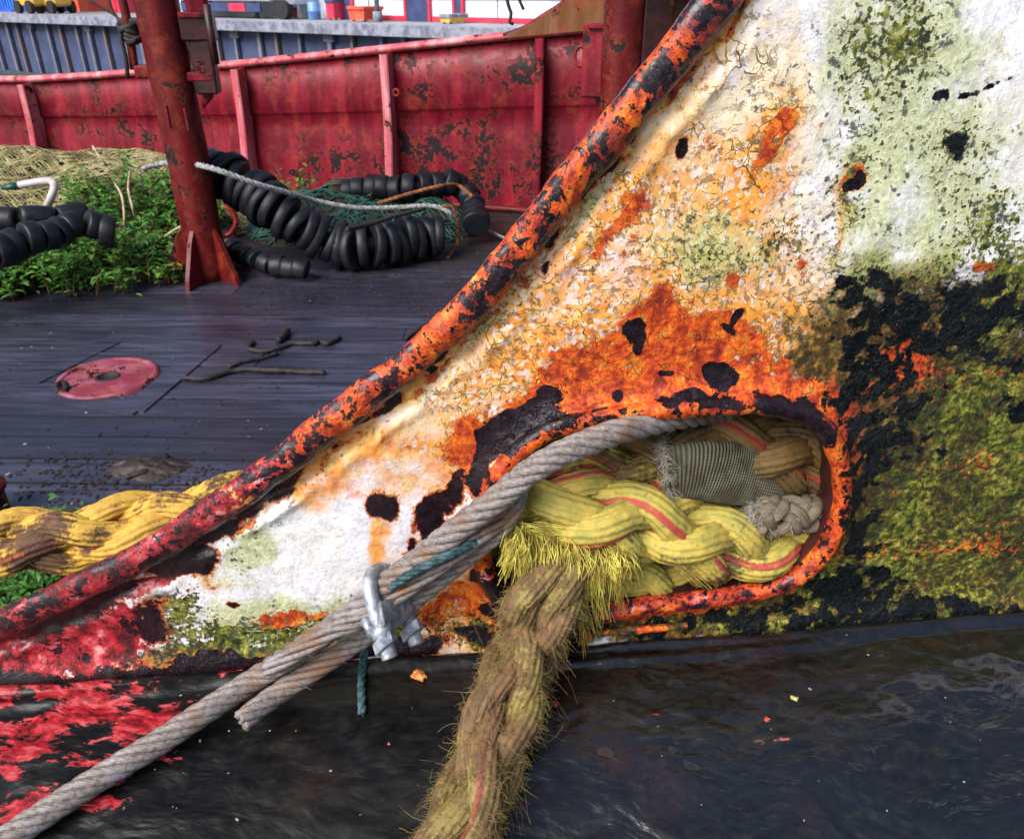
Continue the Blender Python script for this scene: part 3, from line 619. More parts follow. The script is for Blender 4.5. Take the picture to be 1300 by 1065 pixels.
# ================================================================== ROPES
def strand_tube(C, er, T, a, wr, wt, m, twist, s, sides, amp=.09, ph0=0.0):
    b = norm(np.cross(T, er)); er = np.cross(b, T)
    ph = np.linspace(0, 2*np.pi, sides, endpoint=False)
    arg = m*(ph[None]+0*s[:, None]); ph = ph[None]+twist*s[:, None]
    ridge = 1+amp*(np.abs(np.cos(arg/2))**.8-.6)
    V = C[:, None]+a*(b[:, None]*np.cos(ph)[:, :, None]*wt+er[:, None]*np.sin(ph)[:, :, None]*wr)*ridge[..., None]
    yarn = np.floor((arg/(2*np.pi)+.25) % m)
    return V, yarn
def rope_strands(root, pts, Rr, mat, lay=.20, n=2, pair=True, step=.0028, sides=48, m=11, amp=.16, dirtf=None, up=(0, 0, 1), phase=0., seed=0, red=True):
    P, s = smooth_path(pts, step); T, A, B = frames(P, up)
    w = 2*np.pi/lay; k = Rr/.032; out = []
    for dirn in (1, -1):
        for i in range(n):
            for j, dl in enumerate((-.50, .50) if pair else (0,)):
                th = dirn*(w*s)+i*2*np.pi/n+dl+phase*dirn+ (0 if dirn > 0 else 0)
                rr = (.0200+dirn*.0058*np.cos(n*w*s+n*phase))*k
                C = P+(A*np.cos(th)[:, None]+B*np.sin(th)[:, None])*rr[:, None]
                C += (np.stack([vnoise(P*25+q*9+dirn+i+j*3, seed) for q in range(3)], 1)-.5)*.0035*k
                er = norm(A*np.cos(th)[:, None]+B*np.sin(th)[:, None]); Ts = norm(np.gradient(C, axis=0))
                a = (.0093 if pair else (.0165 if n == 2 else .0118))*k; m = 13 if sides > 30 else 9; sides = m*5
                V, yarn = strand_tube(C, er, Ts, a, 1.0, 1.03 if pair else 1.2, m, dirn*30/k, s, sides, amp)
                tr = ((yarn == 0)+.0).ravel() if (red and j == 0 and not (i == 2 and dirn < 0)) else np.zeros(V.shape[0]*sides)
                if red and j == 1 and i == 0: tr = (yarn == 6).ravel()+.0
                groove_shade = np.tile(1-np.abs(np.cos(m*np.linspace(0, 2*np.pi, sides, endpoint=False)/2)), len(P))  # shade painted into the yarn grooves, added on top of the dirt
                V = V.reshape(-1, 3); V = V+(np.stack([vnoise(V*260+q*7, seed+q) for q in range(3)], 1)-.5)*.0016*k; d = (np.full(len(V), .25) if dirtf is None else dirtf(V))+.16*groove_shade
                fs = [grid_faces(len(P), sides)]
                V2 = np.vstack([V, C[0], C[-1]]); q = np.arange(sides); q2 = (q+1) % sides; bb = (len(P)-1)*sides
                fs.append(np.vstack([np.stack([np.full(sides, len(V)), q2, q], 1), np.stack([np.full(sides, len(V)+1), bb+q, bb+q2], 1)]))
                at = {'tracer': np.r_[tr, 0, 0], 'dirt': np.r_[d, .5, .5]}
                mesh('strand', V2, fs, mat, root, at); out.append(V)
    rebase(root, P[len(P)//2])
    return P, np.vstack(out)
def fuzz(root, Vs, count, length, r, mat, cen, droop=.4, curl=.5, name='loose_fibres'):
    p = Vs[rng.integers(0, len(Vs), count)]
    d = np.linalg.norm(p[:, None]-cen[None, ::6], axis=2).argmin(1); c = cen[::6][d]
    dirs = norm(norm(p-c)+rng.normal(0, .55, (count, 3)))
    V, Fq = fibres(p-dirs*.001, dirs, length*rng.uniform(.3, 1.2, count), r, 4, droop, curl)
    tag(mesh(name, V, Fq, mat, root), kind='stuff'); rebase(root, tuple(root.location))
def dnoise(sc, base, amp, seed): return lambda V: base+amp*(fbm(V*sc, 2, seed)-.5)
G1 = 'yellow plaited mooring ropes'
# front rope lying in the hole
r1 = empty('mooring_rope', 'bright yellow plaited rope with red tracers lying at front of the oval hole', 'rope', G1)
p1 = [PP(x, y, d) for x, y, d in [(560, 655, -.12), (615, 652, -.075), (665, 650, -.03), (720, 648, -.006), (780, 655, -.004), (840, 668, -.006), (900, 684, -.012), (960, 693, -.026), (1010, 688, -.05), (1060, 672, -.095), (1100, 655, -.15)]]
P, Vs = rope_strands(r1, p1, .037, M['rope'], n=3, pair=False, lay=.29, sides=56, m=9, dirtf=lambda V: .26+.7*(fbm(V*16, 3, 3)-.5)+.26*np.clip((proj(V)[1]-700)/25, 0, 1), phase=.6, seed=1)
fuzz(r1, Vs, 900, .009, .00028, M['fib_b'], P)
# second rope just above it
r2 = empty('mooring_rope', 'yellow-green plaited rope squeezed between front rope and woven sleeve', 'rope', G1)
p2 = [PP(x, y, d) for x, y, d in [(600, 640, -.16), (660, 622, -.085), (710, 604, -.055), (770, 596, -.052), (830, 604, -.055), (890, 625, -.062), (960, 655, -.075), (1030, 680, -.10), (1080, 690, -.14)]]
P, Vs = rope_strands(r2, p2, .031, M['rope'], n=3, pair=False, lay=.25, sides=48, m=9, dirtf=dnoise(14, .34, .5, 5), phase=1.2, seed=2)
fuzz(r2, Vs, 600, .008, .00028, M['fib_b'], P)
# brown rope at the top right
r3 = empty('mooring_rope', 'brown weathered plaited rope along the top of the oval hole', 'rope', G1)
p3 = [PP(x, y, d) for x, y, d in [(600, 600, -.13), (660, 585, -.11), (730, 575, -.095), (800, 562, -.07), (870, 558, -.062), (940, 564, -.060), (1000, 577, -.062), (1060, 592, -.085), (1120, 610, -.15)]]
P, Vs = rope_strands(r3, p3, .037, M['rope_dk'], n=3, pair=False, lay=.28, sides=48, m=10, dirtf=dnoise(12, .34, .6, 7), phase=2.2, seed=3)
fuzz(r3, Vs, 1600, .012, .0003, M['fib_b'], P)
# fourth, deep behind: fills the dark of the hole
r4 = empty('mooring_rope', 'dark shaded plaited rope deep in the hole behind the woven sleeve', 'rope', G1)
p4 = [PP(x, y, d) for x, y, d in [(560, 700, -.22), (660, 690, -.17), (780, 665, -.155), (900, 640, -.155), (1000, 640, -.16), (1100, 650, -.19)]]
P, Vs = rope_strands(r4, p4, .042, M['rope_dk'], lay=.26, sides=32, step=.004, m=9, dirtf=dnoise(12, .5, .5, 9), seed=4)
# bottom filler: rope end under the front rope, with the bright frayed tuft
r5 = empty('frayed_rope_end', 'cut yellow rope end bursting into bright loose fibres under the front rope', 'rope end')
p5 = [PP(x, y, d) for x, y, d in [(560, 668, -.10), (620, 676, -.045), (670, 690, -.004), (725, 704, .004), (790, 722, -.012), (850, 730, -.03), (905, 735, -.06)]]
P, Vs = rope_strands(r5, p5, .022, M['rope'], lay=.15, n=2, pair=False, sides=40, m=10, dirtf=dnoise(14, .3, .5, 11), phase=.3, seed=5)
K = 820; t = rng.beta(1.4, 1.2, K)
ci = rng.integers(0, 46, K); ct = rng.beta(1.4, 1.2, 46); t = np.clip(ct[ci]+rng.normal(0, .012, K), 0, 1)
x0 = 640+150*t+rng.normal(0, 3, K); y0 = 676+26*t+rng.normal(0, 5, K)
st = np.array([PP(a, b, .016+.012*rng.random()) for a, b in zip(x0, y0)])
Lh = np.clip(rng.uniform(.4, 1.05, 46)[ci]+rng.normal(0, .13, K), .15, 1.15)*(1-.45*np.abs(t-.55))
x1 = x0+rng.normal(6, 17, 46)[ci]*(.4+t)+rng.normal(0, 4, K)-8*(t < .35)+60*np.maximum(t-.8, 0); y1 = y0+132*Lh*(.35+.65*np.exp(-((t-.5)/.36)**2))
en = np.array([PP(a, b, .040-.012*q+.018*rng.random()) for a, b, q in zip(x1, y1, Lh)])
tt = np.linspace(0, 1, 9)
PF = st[:, None]*(1-tt)[None, :, None]+en[:, None]*tt[None, :, None]
PF += Nn*(np.sin(tt*np.pi)*.012)[None, :, None]*rng.uniform(.3, 1.5, (K, 1, 1)) + Vv*(np.sin(tt*np.pi)*.012)[None, :, None]
PF += U*(np.sin(tt*np.pi*rng.uniform(.8, 2, (K, 1)))[..., None])*rng.normal(0, .0022, (K, 1, 1))
V, Fq = fib_from(PF, rng.uniform(.0003, .00062, K), 4); mesh('fibre_tuft', V, Fq, M['fib_y'], r5)
K = 150                                                                  # fibres dragged along the rope
t = rng.random(K); x0 = 632+95*t*rng.random(K); y0 = 668+24*rng.random(K)
PF = np.array([[PP(a+q*(60+70*b2), b+q*(10+26*b2)+9*math.sin(3*q+a), .018+.010*math.sin(q*3)) for q in tt] for a, b, b2 in zip(x0, y0, rng.random(K))])
V, Fq = fib_from(PF, rng.uniform(.0003, .0006, K), 4); mesh('dragged_fibres', V, Fq, M['fib_y'], r5)
K = 90; x0 = rng.uniform(845, 880, K); y0 = rng.uniform(700, 712, K)
PF = np.array([[PP(a+q*(28+rs*16), b+q*(22+rs2*18)+0*q, .006+.012*math.sin(q*2.5)) for q in tt] for a, b, rs, rs2 in zip(x0, y0, rng.random(K), rng.random(K))])
V, Fq = fib_from(PF, rng.uniform(.0005, .0009, K), 4); mesh('yarn_end', V, Fq, M['fib_y'], r5)
rebase(r5, PP(720, 704, .0))
# hairy rope hanging out over the gunwale
r6 = empty('hanging_rope', 'thick hairy brown-yellow rope hanging from the hole over the black gunwale', 'rope')
p6 = [PP(735, 690, -.10), PP(722, 712, -.03), PP(708, 735, .035), PP(688, 768, .052), LP(672, 810, .060), LP(654, 860, .052), LP(636, 915, .050), LP(618, 970, .046), LP(596, 1030, .044), LP(570, 1095, .042), LP(540, 1180, .036)]
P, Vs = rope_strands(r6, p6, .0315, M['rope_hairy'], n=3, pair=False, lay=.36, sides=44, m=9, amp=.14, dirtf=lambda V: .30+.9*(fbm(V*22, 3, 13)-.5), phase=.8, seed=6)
fuzz(r6, Vs, 16000, .0085, .00026, M['fib_b'], P, droop=.5, curl=.7)
fuzz(r6, Vs, 1500, .020, .0003, M['fib_b'], P, droop=.6, curl=.9, name='long_fibres')
# rope on the left behind the plate
r7 = empty('mooring_rope', 'mud-stained yellow plaited rope running out left behind the sloping rim', 'rope', G1)
p7 = [PP(x, y, d) for x, y, d in [(-160, 724, -.06), (-60, 704, -.06), (40, 689, -.065), (130, 677, -.07), (220, 660, -.08), (320, 640, -.09), (440, 640, -.10), (560, 650, -.11)]]
P, Vs = rope_strands(r7, p7, .0320, M['rope_l'], n=3, pair=False, lay=.32, sides=48, m=10, dirtf=lambda V: .2+2.0*(fbm(V*15, 3, 15)-.5), phase=2.4, seed=7)
fuzz(r7, Vs, 1500, .011, .0003, M['fib_b'], P, droop=.2)
# ---- wire rope
wr = empty('wire_rope', 'grey steel wire rope doubled back through a clip, running down to the left', 'wire rope')
wpaths = []
def wire(pts, Rr, lay=.10, ph=0, nst=6, step=.0024, spread=None):
    P, s = smooth_path(pts, step); T, A, B = frames(P)
    for i in range(nst):
        th = 2*np.pi*s/lay+i*2*np.pi/nst+ph
        rr = np.full(len(s), Rr*.68)
        if spread is not None: rr = rr*spread(s/s[-1])
        C = P+(A*np.cos(th)[:, None]+B*np.sin(th)[:, None])*rr[:, None]
        er = norm(A*np.cos(th)[:, None]+B*np.sin(th)[:, None]); Ts = norm(np.gradient(C, axis=0))
        V, _ = strand_tube(C, er, Ts, Rr*.365, 1, 1.0, 9, -60, s, 36, .08)
        V = V.reshape(-1, 3); sides = 36
        V2 = np.vstack([V, C[0], C[-1]]); q = np.arange(sides); q2 = (q+1) % sides; bb = (len(P)-1)*sides
        fs = [grid_faces(len(P), sides), np.vstack([np.stack([np.full(sides, len(V)), q2, q], 1), np.stack([np.full(sides, len(V)+1), bb+q, bb+q2], 1)])]
        mesh('strand', V2, fs, M['wire'], wr)
    wpaths.append((P, Rr))
    return P
WR = .0115
wire([PP(985, 512, -.10), PP(930, 520, -.06), PP(870, 528, -.012), PP(800, 543, .020), PP(735, 566, .036), PP(680, 594, .042), PP(630, 634, .044), PP(575, 676, .046), PP(530, 712, .046), PP(487, 745, .046), PP(440, 784, .050), PP(385, 822, .058), LP(330, 858, .030), LP(262, 902, .024), LP(198, 944, .020), LP(130, 985, .018), LP(60, 1030, .018), LP(-30, 1090, .018)], WR)
wire([PP(655, 572, -.02), PP(655, 590, .004), PP(656, 628, .020), PP(636, 668, .026), PP(590, 708, .030), PP(540, 748, .032), PP(505, 777, .034), PP(455, 812, .042), PP(405, 846, .056), LP(365, 872, .036), LP(335, 893, .034), LP(306, 916, .034)], WR*.88, ph=.5)
wire([PP(648, 650, .024), PP(610, 680, .040), PP(560, 716, .050), PP(510, 752, .052), PP(470, 782, .062), PP(425, 800, .068), PP(380, 826, .068), PP(338, 851, .070)], WR*.68, lay=.16, nst=5, ph=1)
for Pw, rw in wpaths:
    K = 26; i_ = rng.integers(3, len(Pw)-3, K); tw_ = norm(Pw[i_+2]-Pw[i_-2]); dd_ = norm(rng.normal(size=(K, 3))+Nn*.6); dd_ = norm(dd_-(dd_*tw_).sum(1)[:, None]*tw_)
    V, Fq = fibres(Pw[i_]+dd_*rw*.9, norm(dd_*.7+tw_*rng.choice([-1, 1], (K, 1))), rng.uniform(.004, .014, K), .00032, 5, 0, .5); tag(mesh('broken_wires', V, Fq, M['wire'], wr), kind='stuff')
rebase(wr, PP(500, 770, .04))
# ---- clip (bulldog grip)
clip = empty('wire_rope_clip', 'shiny galvanised clip with U-bolt and hex nut clamping the wire rope', 'rope clip')
ax = norm(PP(530, 712, .04)-PP(470, 770, .04))          # along the cable
fn = Nn                                                  # towards the viewer
cr = norm(PP(517, 812, .05)-PP(478, 745, .05)); cr = norm(cr-(cr@fn)*fn)         # bolt direction, across the cable
c0 = PP(491, 757, .046); KC = .70; cr = norm(cr+.75*Nn); fn = norm(np.cross(ax, cr)); fn = fn if fn@Nn > 0 else -fn; ax, fn, cr = ax*KC, fn*KC, cr*KC
fr = 0.0103*KC
b = MB()
arc = [c0+cr*.0740+fn*0.03328+ax*.0, c0+cr*0.01280+fn*0.03328]+[c0-cr*(0.00768+0.02816*math.sin(a))+fn*(0.03328*math.cos(a)) for a in np.linspace(0, math.pi, 9)]+[c0+cr*0.01280-fn*0.03328, c0+cr*.0740-fn*0.03328]
ap, _ = smooth_path(arc, 0.00192); 
pp_ = np.clip(((ap-c0)@cr-0.03328)/0.00512, 0, 1); sw = np.arange(len(ap))
b.tube(ap, fr*(1+0.08960*pp_*np.sin(sw*1.9)), 18); b.build('u_bolt', M['zinc'], clip)
b = MB()                                                # forked saddle
RB = np.stack([ax, fn, cr], 1)
nu, nv = 13, 33
Vf = []
for side in (0, 1):
    for i in range(nv):
        y = -1+2*i/(nv-1)
        for j in range(nu):
            x = -1+2*j/(nu-1)
            if side == 0: z = 0.02304-0.01792*abs(x)**1.6+ (-0.00768*(1-abs(y)**2))*0+.0
            else: z = 0.04224-0.00512*abs(x)
            hw = .0205 if side == 0 else 0.0155
            if side == 0: z = 0.0345-0.022*min(1, abs(x)/.62)**2.2-0.00256*abs(y)
            Vf.append(c0+ax*(x*hw)+fn*(y*0.04416)+cr*z)
Vf = np.array(Vf); g = grid_faces(nv, nu, False); nn = nv*nu
fs = [g, g[:, ::-1]+nn]
bd = [i for i in range(nu)]+[i*nu+nu-1 for i in range(1, nv)]+[nn-1-i for i in range(1, nu)]+[i*nu for i in range(nv-2, 0, -1)]
fs.append(np.array([[bd[k], bd[(k+1) % len(bd)], bd[(k+1) % len(bd)]+nn, bd[k]+nn] for k in range(len(bd))]))
b.add(Vf, fs); b.tube(np.array([c0+cr*0.03072+fn*0.03328, c0+cr*0.04608+fn*0.03328]), 0.01472*KC, 20)
b.build('saddle', M['zinc'], clip)
for sgn in (1, -1):
    b = MB(); cc = c0+fn*0.03328*sgn; NR = .0172
    hx = np.array([[math.cos(a), math.sin(a)] for a in np.linspace(0, 2*np.pi, 6, endpoint=False)+.3])
    Vn = []
    for z, rr in ((.0455, .88), (.0470, 1), (.0600, 1), (.0615, .88)):
        for h in hx: Vn.append(cc+ax*h[0]*rr*NR+fn*h[1]*rr*NR+cr*z)
    Vn.append(cc+cr*.0455); Vn.append(cc+cr*.0615); q = np.arange(6)
    b.add(Vn, [grid_faces(4, 6), np.vstack([np.stack([np.full(6, 24), (q+1) % 6, q], 1), np.stack([np.full(6, 25), 18+q, 18+(q+1) % 6], 1)])])
    b.build('nut', M['zinc'], clip, False)
rebase(clip, c0)
# ---- teal twine: tucked in the cable, then hanging
tw = empty('twine', 'thin teal twine tucked into the wire rope and hanging below it', 'twine')
def twist(root, pts, r, mat, lay=.03, nst=3, step=.002, sides=10, name='strand'):
    P, s = smooth_path(pts, step); T, A, B = frames(P)
    for i in range(nst):
        th = 2*np.pi*s/lay+i*2*np.pi/nst
        C = P+(A*np.cos(th)[:, None]+B*np.sin(th)[:, None])*(r*.5)
        V, fs = tube_vf(C, r*.58, sides); mesh(name, V, fs, mat, root)
    rebase(root, P[len(P)//2])
    return P
twist(tw, [PP(603, 688, .046), PP(575, 702, .058), PP(545, 716, .063), PP(515, 732, .062), PP(490, 752, .05), PP(470, 780, .03), PP(465, 808, .022), PP(462, 830, .03), LP(460, 850, .006), LP(459, 880, .006), LP(460, 906, .005)], .0042, M['twine'])
# ---- woven sleeve
def sleeve(name, label, cat, pts, w, th, mat, side, seed=0):
    root = empty(name, label, cat)
    P, s = smooth_path(pts, .0012); T = norm(np.gradient(P, axis=0)); S = norm(side-(T@side)[:, None]*T); Q = np.cross(T, S)
    sides = 64; ph = np.linspace(0, 2*np.pi, sides, endpoint=False)
    ww = np.interp(s/s[-1], np.linspace(0, 1, len(w)), w)
    V = P[:, None]+S[:, None]*(np.cos(ph)*1.0)[None, :, None]*ww[:, None, None]+Q[:, None]*(np.sign(np.sin(ph))*np.abs(np.sin(ph))**.8)[None, :, None]*th
    lay = np.repeat(s[:, None]/.0034*2*np.pi, sides, 1); rnd = np.repeat((ph/(2*np.pi)*60*2*np.pi)[None], len(P), 0)
    dr = norm(V-P[:, None]); V = V+dr*(.00035*np.sin(lay))[..., None]+((fbm(V*30, 3, seed)-.5)*.004)[..., None]*dr
    mesh('sleeve_body' if cat != 'rope' else 'body', V.reshape(-1, 3), grid_faces(len(P), sides), mat, root, {'lay': lay.ravel(), 'rnd': rnd.ravel()})
    K = 520; j = rng.integers(0, sides, K); p = V[2, j]; out = norm(p-P[2])
    dirs = norm(-T[2][None]*rng.uniform(-.8, .5, (K, 1))+out*rng.uniform(-.3, .7, (K, 1))+np.cross(out, T[2])*rng.normal(0, .9, (K, 1)))
    V2, F2 = fibres(p, dirs, rng.uniform(.004, .013, K), .0004, 4, .3, .8)
    mesh('frayed_edge', V2, F2, M['fib_w'], root); rebase(root, P[len(P)//2])
sd = norm(PP(862, 632, 0)-PP(836, 566, 0))
sleeve('woven_sleeve', 'grey-green woven chafe sleeve with pale frayed mouth among the ropes in the hole', 'rope sleeve', [PP(842, 601, -.012), PP(870, 598, -.010), PP(905, 598, -.014), PP(950, 606, -.028), PP(1000, 618, -.055), PP(1060, 634, -.11)], [.030, .031, .031, .029, .025, .020], .011, M['web'], sd, 3)
r8 = empty('frayed_rope_stub', 'short grey braided stub with pale frayed tip at right end of the hole', 'rope end')
p8 = [PP(962, 652, -.010), PP(1000, 654, -.014), PP(1040, 650, -.030), PP(1090, 645, -.09)]
M['stub'] = rope_mat('grey_brown_stub', (.19, .15, .11), (.11, .09, .06), (.2, .1, .05), (.08, .05, .03), (.04, .03, .02), .1)
P, Vs = rope_strands(r8, p8, .019, M['stub'], lay=.08, sides=28, m=7, dirtf=dnoise(20, .3, .5, 21), seed=9, red=False)
K = 260; p = P[1]+rng.normal(0, .005, (K, 3)); dirs = norm((P[0]-P[8])[None]+rng.normal(0, .012, (K, 3)))
V2, F2 = fibres(p, dirs, rng.uniform(.008, .022, K), .0004, 5, .3, .7); mesh('frayed_tip', V2, F2, M['fib_w'], r8)
fuzz(r8, Vs, 400, .008, .0003, M['fib_w'], P)
# ---- paint chips lying on the gunwale
def chip(px, py, size, label, mat, seed):
    g = np.random.default_rng(seed); c = LP(px, py, size*.25); m_ = 9
    a = np.sort(g.uniform(0, 2*np.pi, m_)); rr = size*g.uniform(.55, 1.0, m_)
    top = np.array([[rr[i]*math.cos(a[i]), rr[i]*math.sin(a[i]), size*.12*g.random()] for i in range(m_)]); bot = top*[1, 1, 0]-[0, 0, size*.18]
    V = np.vstack([top, bot, [[0, 0, size*.3]], [[0, 0, -size*.15]]])+c; q = np.arange(m_); q2 = (q+1) % m_
    o = mesh('paint_chip', V-c, [np.vstack([np.stack([q, q2, np.full(m_, 2*m_)], 1), np.stack([q2+m_, q+m_, np.full(m_, 2*m_+1)], 1)]), np.stack([q, q+m_, q2+m_, q2], 1)], mat, None, None, False)
    o.location = c; tag(o, label, 'paint chip', 'paint chips on the gunwale'); return o
M['chip_o'] = simple('orange_chip', (.62, .12, .02), (.75, .4, .12), 160, .5); M['chip_w'] = simple('pale_chip', (.10, .09, .06), (.42, .38, .30), 90, .5); M['chip_y'] = simple('yellow_chip', (.4, .36, .08), (.6, .55, .2), 90, .5)
M['chip_r'] = simple('red_chip', (.5, .04, .03), (.6, .12, .08), 90, .5)
chip(533, 857, .0105, 'orange and white paint chip on the black gunwale below the clip nut', M['chip_o'], 1)
chip(590, 815, .0055, 'white paint chip beside the hairy rope at foot of the plate', M['chip_w'], 2)
chip(706, 893, .0045, 'tiny orange-red chip just right of the hairy rope', M['chip_r'], 3)
chip(687, 915, .0035, 'tiny yellow chip below the orange-red one beside the hairy rope', M['chip_y'], 4)
chip(1009, 886, .0045, 'oval pale yellow chip on the wet gunwale, below the oval hole', M['chip_y'], 5)
chip(975, 912, .0042, 'pink-red chip lower left of the oval pale yellow chip', M['chip_r'], 6)
chip(1166, 799, .0060, 'mossy yellow lump in a puddle at foot of the green plate end', M['chip_y'], 7)
chip(1256, 810, .0050, 'white wet chip on the gunwale near its right end', M['chip_w'], 8)
chip(1064, 870, .0030, 'tiny white chip near the twig-like yellow shred, lower right', M['chip_w'], 9) if False else None
chip(494, 942, .0035, 'tiny pink chip on the gunwale between wire rope and hairy rope', M['chip_r'], 10)
g = rng; K = 34
b = MB()
for _ in range(K):
    x, y = g.uniform(0, 1300), g.uniform(830, 1060)
    if 560 < x < 760: continue
    c = LP(x, y, .0006); s_ = g.uniform(.0003, .0009); b.box(c, (s_*g.uniform(.6, 2.2), s_, s_*.35), rotz(g.uniform(0, 6)))
tag(b.build('paint_crumbs', M['chip_w'], None, False), 'tiny pale paint crumbs scattered over the wet black gunwale', 'paint crumbs', kind='stuff')
# ================================================================== DECK
def deck():
    b = MB(); tone = []
    y = .3; w = .145; k = 0; ang = R(-1.2)
    while y < 9.2:
        x = -7.0+rng.uniform(-1, 0)
        while x < 7:
            L = rng.uniform(2.2, 4.2); b.box(rotz(ang) @ np.array([x+L/2, y+w/2, -.02+rng.uniform(-.0012, .0012)]), (L/2-.002, w/2-.0065, .02), rotz(ang), 0.0, rng.random()); x += L
        y += w; k += 1
    o = b.build('deck', M['wood'], None, False, 'tone'); V = np.array([v.co[:] for v in o.data.vertices])
    px, py = proj(V); d = np.clip((V[:, 1]-3.5)/1.2, 0, 1)*.5
    at = o.data.attributes.new('dirt', 'FLOAT', 'POINT'); at.data.foreach_set('value', np.clip(d, 0, 1))
    tag(o, 'dark wet wooden plank deck with black seams', None, None, 'structure')
    b = MB(); b.add([(-8, .2, -.003), (8, .2, -.003), (8, 9.5, -.003), (-8, 9.5, -.003)], np.array([[0, 1, 2, 3]])); 
    tag(b.build('deck_underlay', M['caulk'], None, False), 'black caulking between the deck planks', None, None, 'structure')
deck()
def disc(c, prof, seg=48):
    th = np.linspace(0, 2*np.pi, seg, endpoint=False); V = np.array([[(r*math.cos(t), r*math.sin(t), z) for t in th] for r, z in prof]).reshape(-1, 3)
    return V+c, grid_faces(len(prof), seg)
dc = D(137, 481, 0)
dp = empty('deck_filler_plate', 'round pinkish-red ringed metal plate let into the plank deck', 'deck plate', None, dc)
prof = [(.0, .006)]+[(r, .006+(.006 if i % 2 else 0)) for i, r in enumerate(np.linspace(.046, .165, 22))]
V, Fq = disc(dc, prof[1:]); M['pink'] = red_steel('pink_red_plate', (.22, .035, .06), .4, 11, (.36, .12, .17))
mesh('ringed_disc', V, Fq, M['pink'], dp)
V, Fq = disc(dc, [(.165, .004), (.168, .014), (.185, .014), (.192, .004), (.196, -.002)]); mesh('outer_ring', V, Fq, M['pink'], dp)
V, Fq = disc(dc, [(.05, .006), (.046, .012), (.036, .012), (.032, .004), (.028, .001), (.0001, .001)]); mesh('hole_ring', V, Fq, M['grime'], dp)
rebase(dp, dc)
# timber frame round the plate (margin boards set diamond-wise)
b = MB()
cor = [D(20, 492, .004), D(150, 428, .004), D(262, 442, .004), D(172, 517, .004)]
for i in range(4):
    p, q = cor[i], cor[(i+1) % 4]; bs = basis(q-p); b.box((p+q)/2+[0, 0, -.0192+.0006*i], (np.linalg.norm(q-p)/2+.03, .05, .02), bs, 0.0, .3)
o = b.build('margin_boards', M['wood'], None, False, 'tone'); tag(o, 'margin boards set diamond-wise around the round pink plate', 'deck boards')
# scraps on the deck
def scrap(px, label, r, seed, name='rope_scrap'):
    P, s = smooth_path([D(x, y, r*.9+.004*(i % 2)) for i, (x, y) in enumerate(px)], .012)
    V, fs = tube_vf(P, r, 7, lump=r*.6, lscale=60, lseed=seed); o = mesh(name, V-P[0], fs, M['grime'])
    o.location = P[0]; tag(o, label, 'rope scrap', 'dark scraps of old line on the deck')
scrap([(234, 480), (262, 480), (300, 470), (340, 470), (380, 472), (413, 473)], 'long straight dark scrap lying nearest the ringed plate', .011, 1)
scrap([(322, 434), (315, 442), (330, 446), (350, 443), (372, 436), (398, 436), (405, 432), (415, 436), (432, 428)], 'curled dark scrap of line with a hooked left end', .010, 2)
scrap([(290, 466), (310, 459), (335, 454), (352, 448)], 'short thin dark scrap between the curled one and the straight one', .008, 3)
scrap([(352, 433), (358, 428), (365, 420)], 'stubby dark scrap above the curled one', .016, 4)
scrap([(160, 606), (180, 600), (200, 592), (212, 578)], 'dark hooked scrap beside the mud clump above the yellow rope', .010, 5)
scrap([(75, 498), (72, 490), (80, 486), (84, 494), (76, 499)], 'small dark knot of line at left edge of the ringed plate', .011, 6)
scrap([(515, 430), (530, 420), (548, 408), (560, 400)], 'dark twig-like scrap beside the rusty rim', .010, 7)
def clump(name, label, cat, c, r, h, mat, n, seed, kind=None, spread=1.0):
    b = MB(); g = np.random.default_rng(seed)
    for _ in range(n):
        a, q = g.uniform(0, 6.28), abs(g.normal(0, .5)); p = c+np.array([math.cos(a)*q*r*1.6, math.sin(a)*q*r, max(0, h*(1-q)*g.random())])
        s_ = r*g.uniform(.04, .16); b.box(p+[0, 0, s_*.4], (s_*g.uniform(.7, 2), s_, s_*.5), rotz(g.uniform(0, 6.28)), s_*.2)
    return tag(b.build(name, mat, None, False), label, cat, None, kind)
M['mud'] = simple('dark_mud', (.012, .008, .006), (.04, .022, .014), 60, .6, .004)
gx, gy = np.meshgrid(np.linspace(-1, 1, 50), np.linspace(-1, 1, 50), indexing='ij'); nn_ = fbm(np.stack([gx*4, gy*4, 0*gx], -1), 4, 3)
mc = D(185, 594, 0); mesh_ = mesh('mud_clump', np.stack([gx*.16, gy*.09, .10*np.clip(1-gx**2-gy**2-(nn_*1.2-.3), -.05, 1)*nn_-.004], -1).reshape(-1, 3), grid_faces(50, 50, False), M['mud']); mesh_.location = mc; tag(mesh_, 'brown mud clump on the deck above the left yellow rope', 'mud')
b = MB()
for _ in range(1300):
    k = rng.random()
    if k < .35: p = D(rng.normal(150, 90), rng.normal(610, 22), 0)
    elif k < .8: p = D(rng.uniform(250, 640), rng.normal(372, 18), 0)
    else: p = D(rng.uniform(0, 620), rng.uniform(400, 640), 0)
    s_ = rng.uniform(.001, .0042); b.box(p+[0, 0, s_*.3], (s_*rng.uniform(.6, 2.5), s_, s_*.4), rotz(rng.uniform(0, 6.28)))
tag(b.build('deck_grit', M['mud'], None, False), 'dark grit and leaf litter scattered over the deck', 'debris', kind='stuff')
b = MB()
for _ in range(40):
    p = D(rng.uniform(0, 620), rng.uniform(395, 640), 0); s_ = rng.uniform(.0012, .0035); b.box(p+[0, 0, s_*.3], (s_*rng.uniform(.6, 2.0), s_, s_*.4), rotz(rng.uniform(0, 6.28)))
tag(b.build('deck_paint_crumbs', M['chip_w'], None, False), 'pale paint crumbs scattered over the deck', 'paint crumbs', kind='stuff')
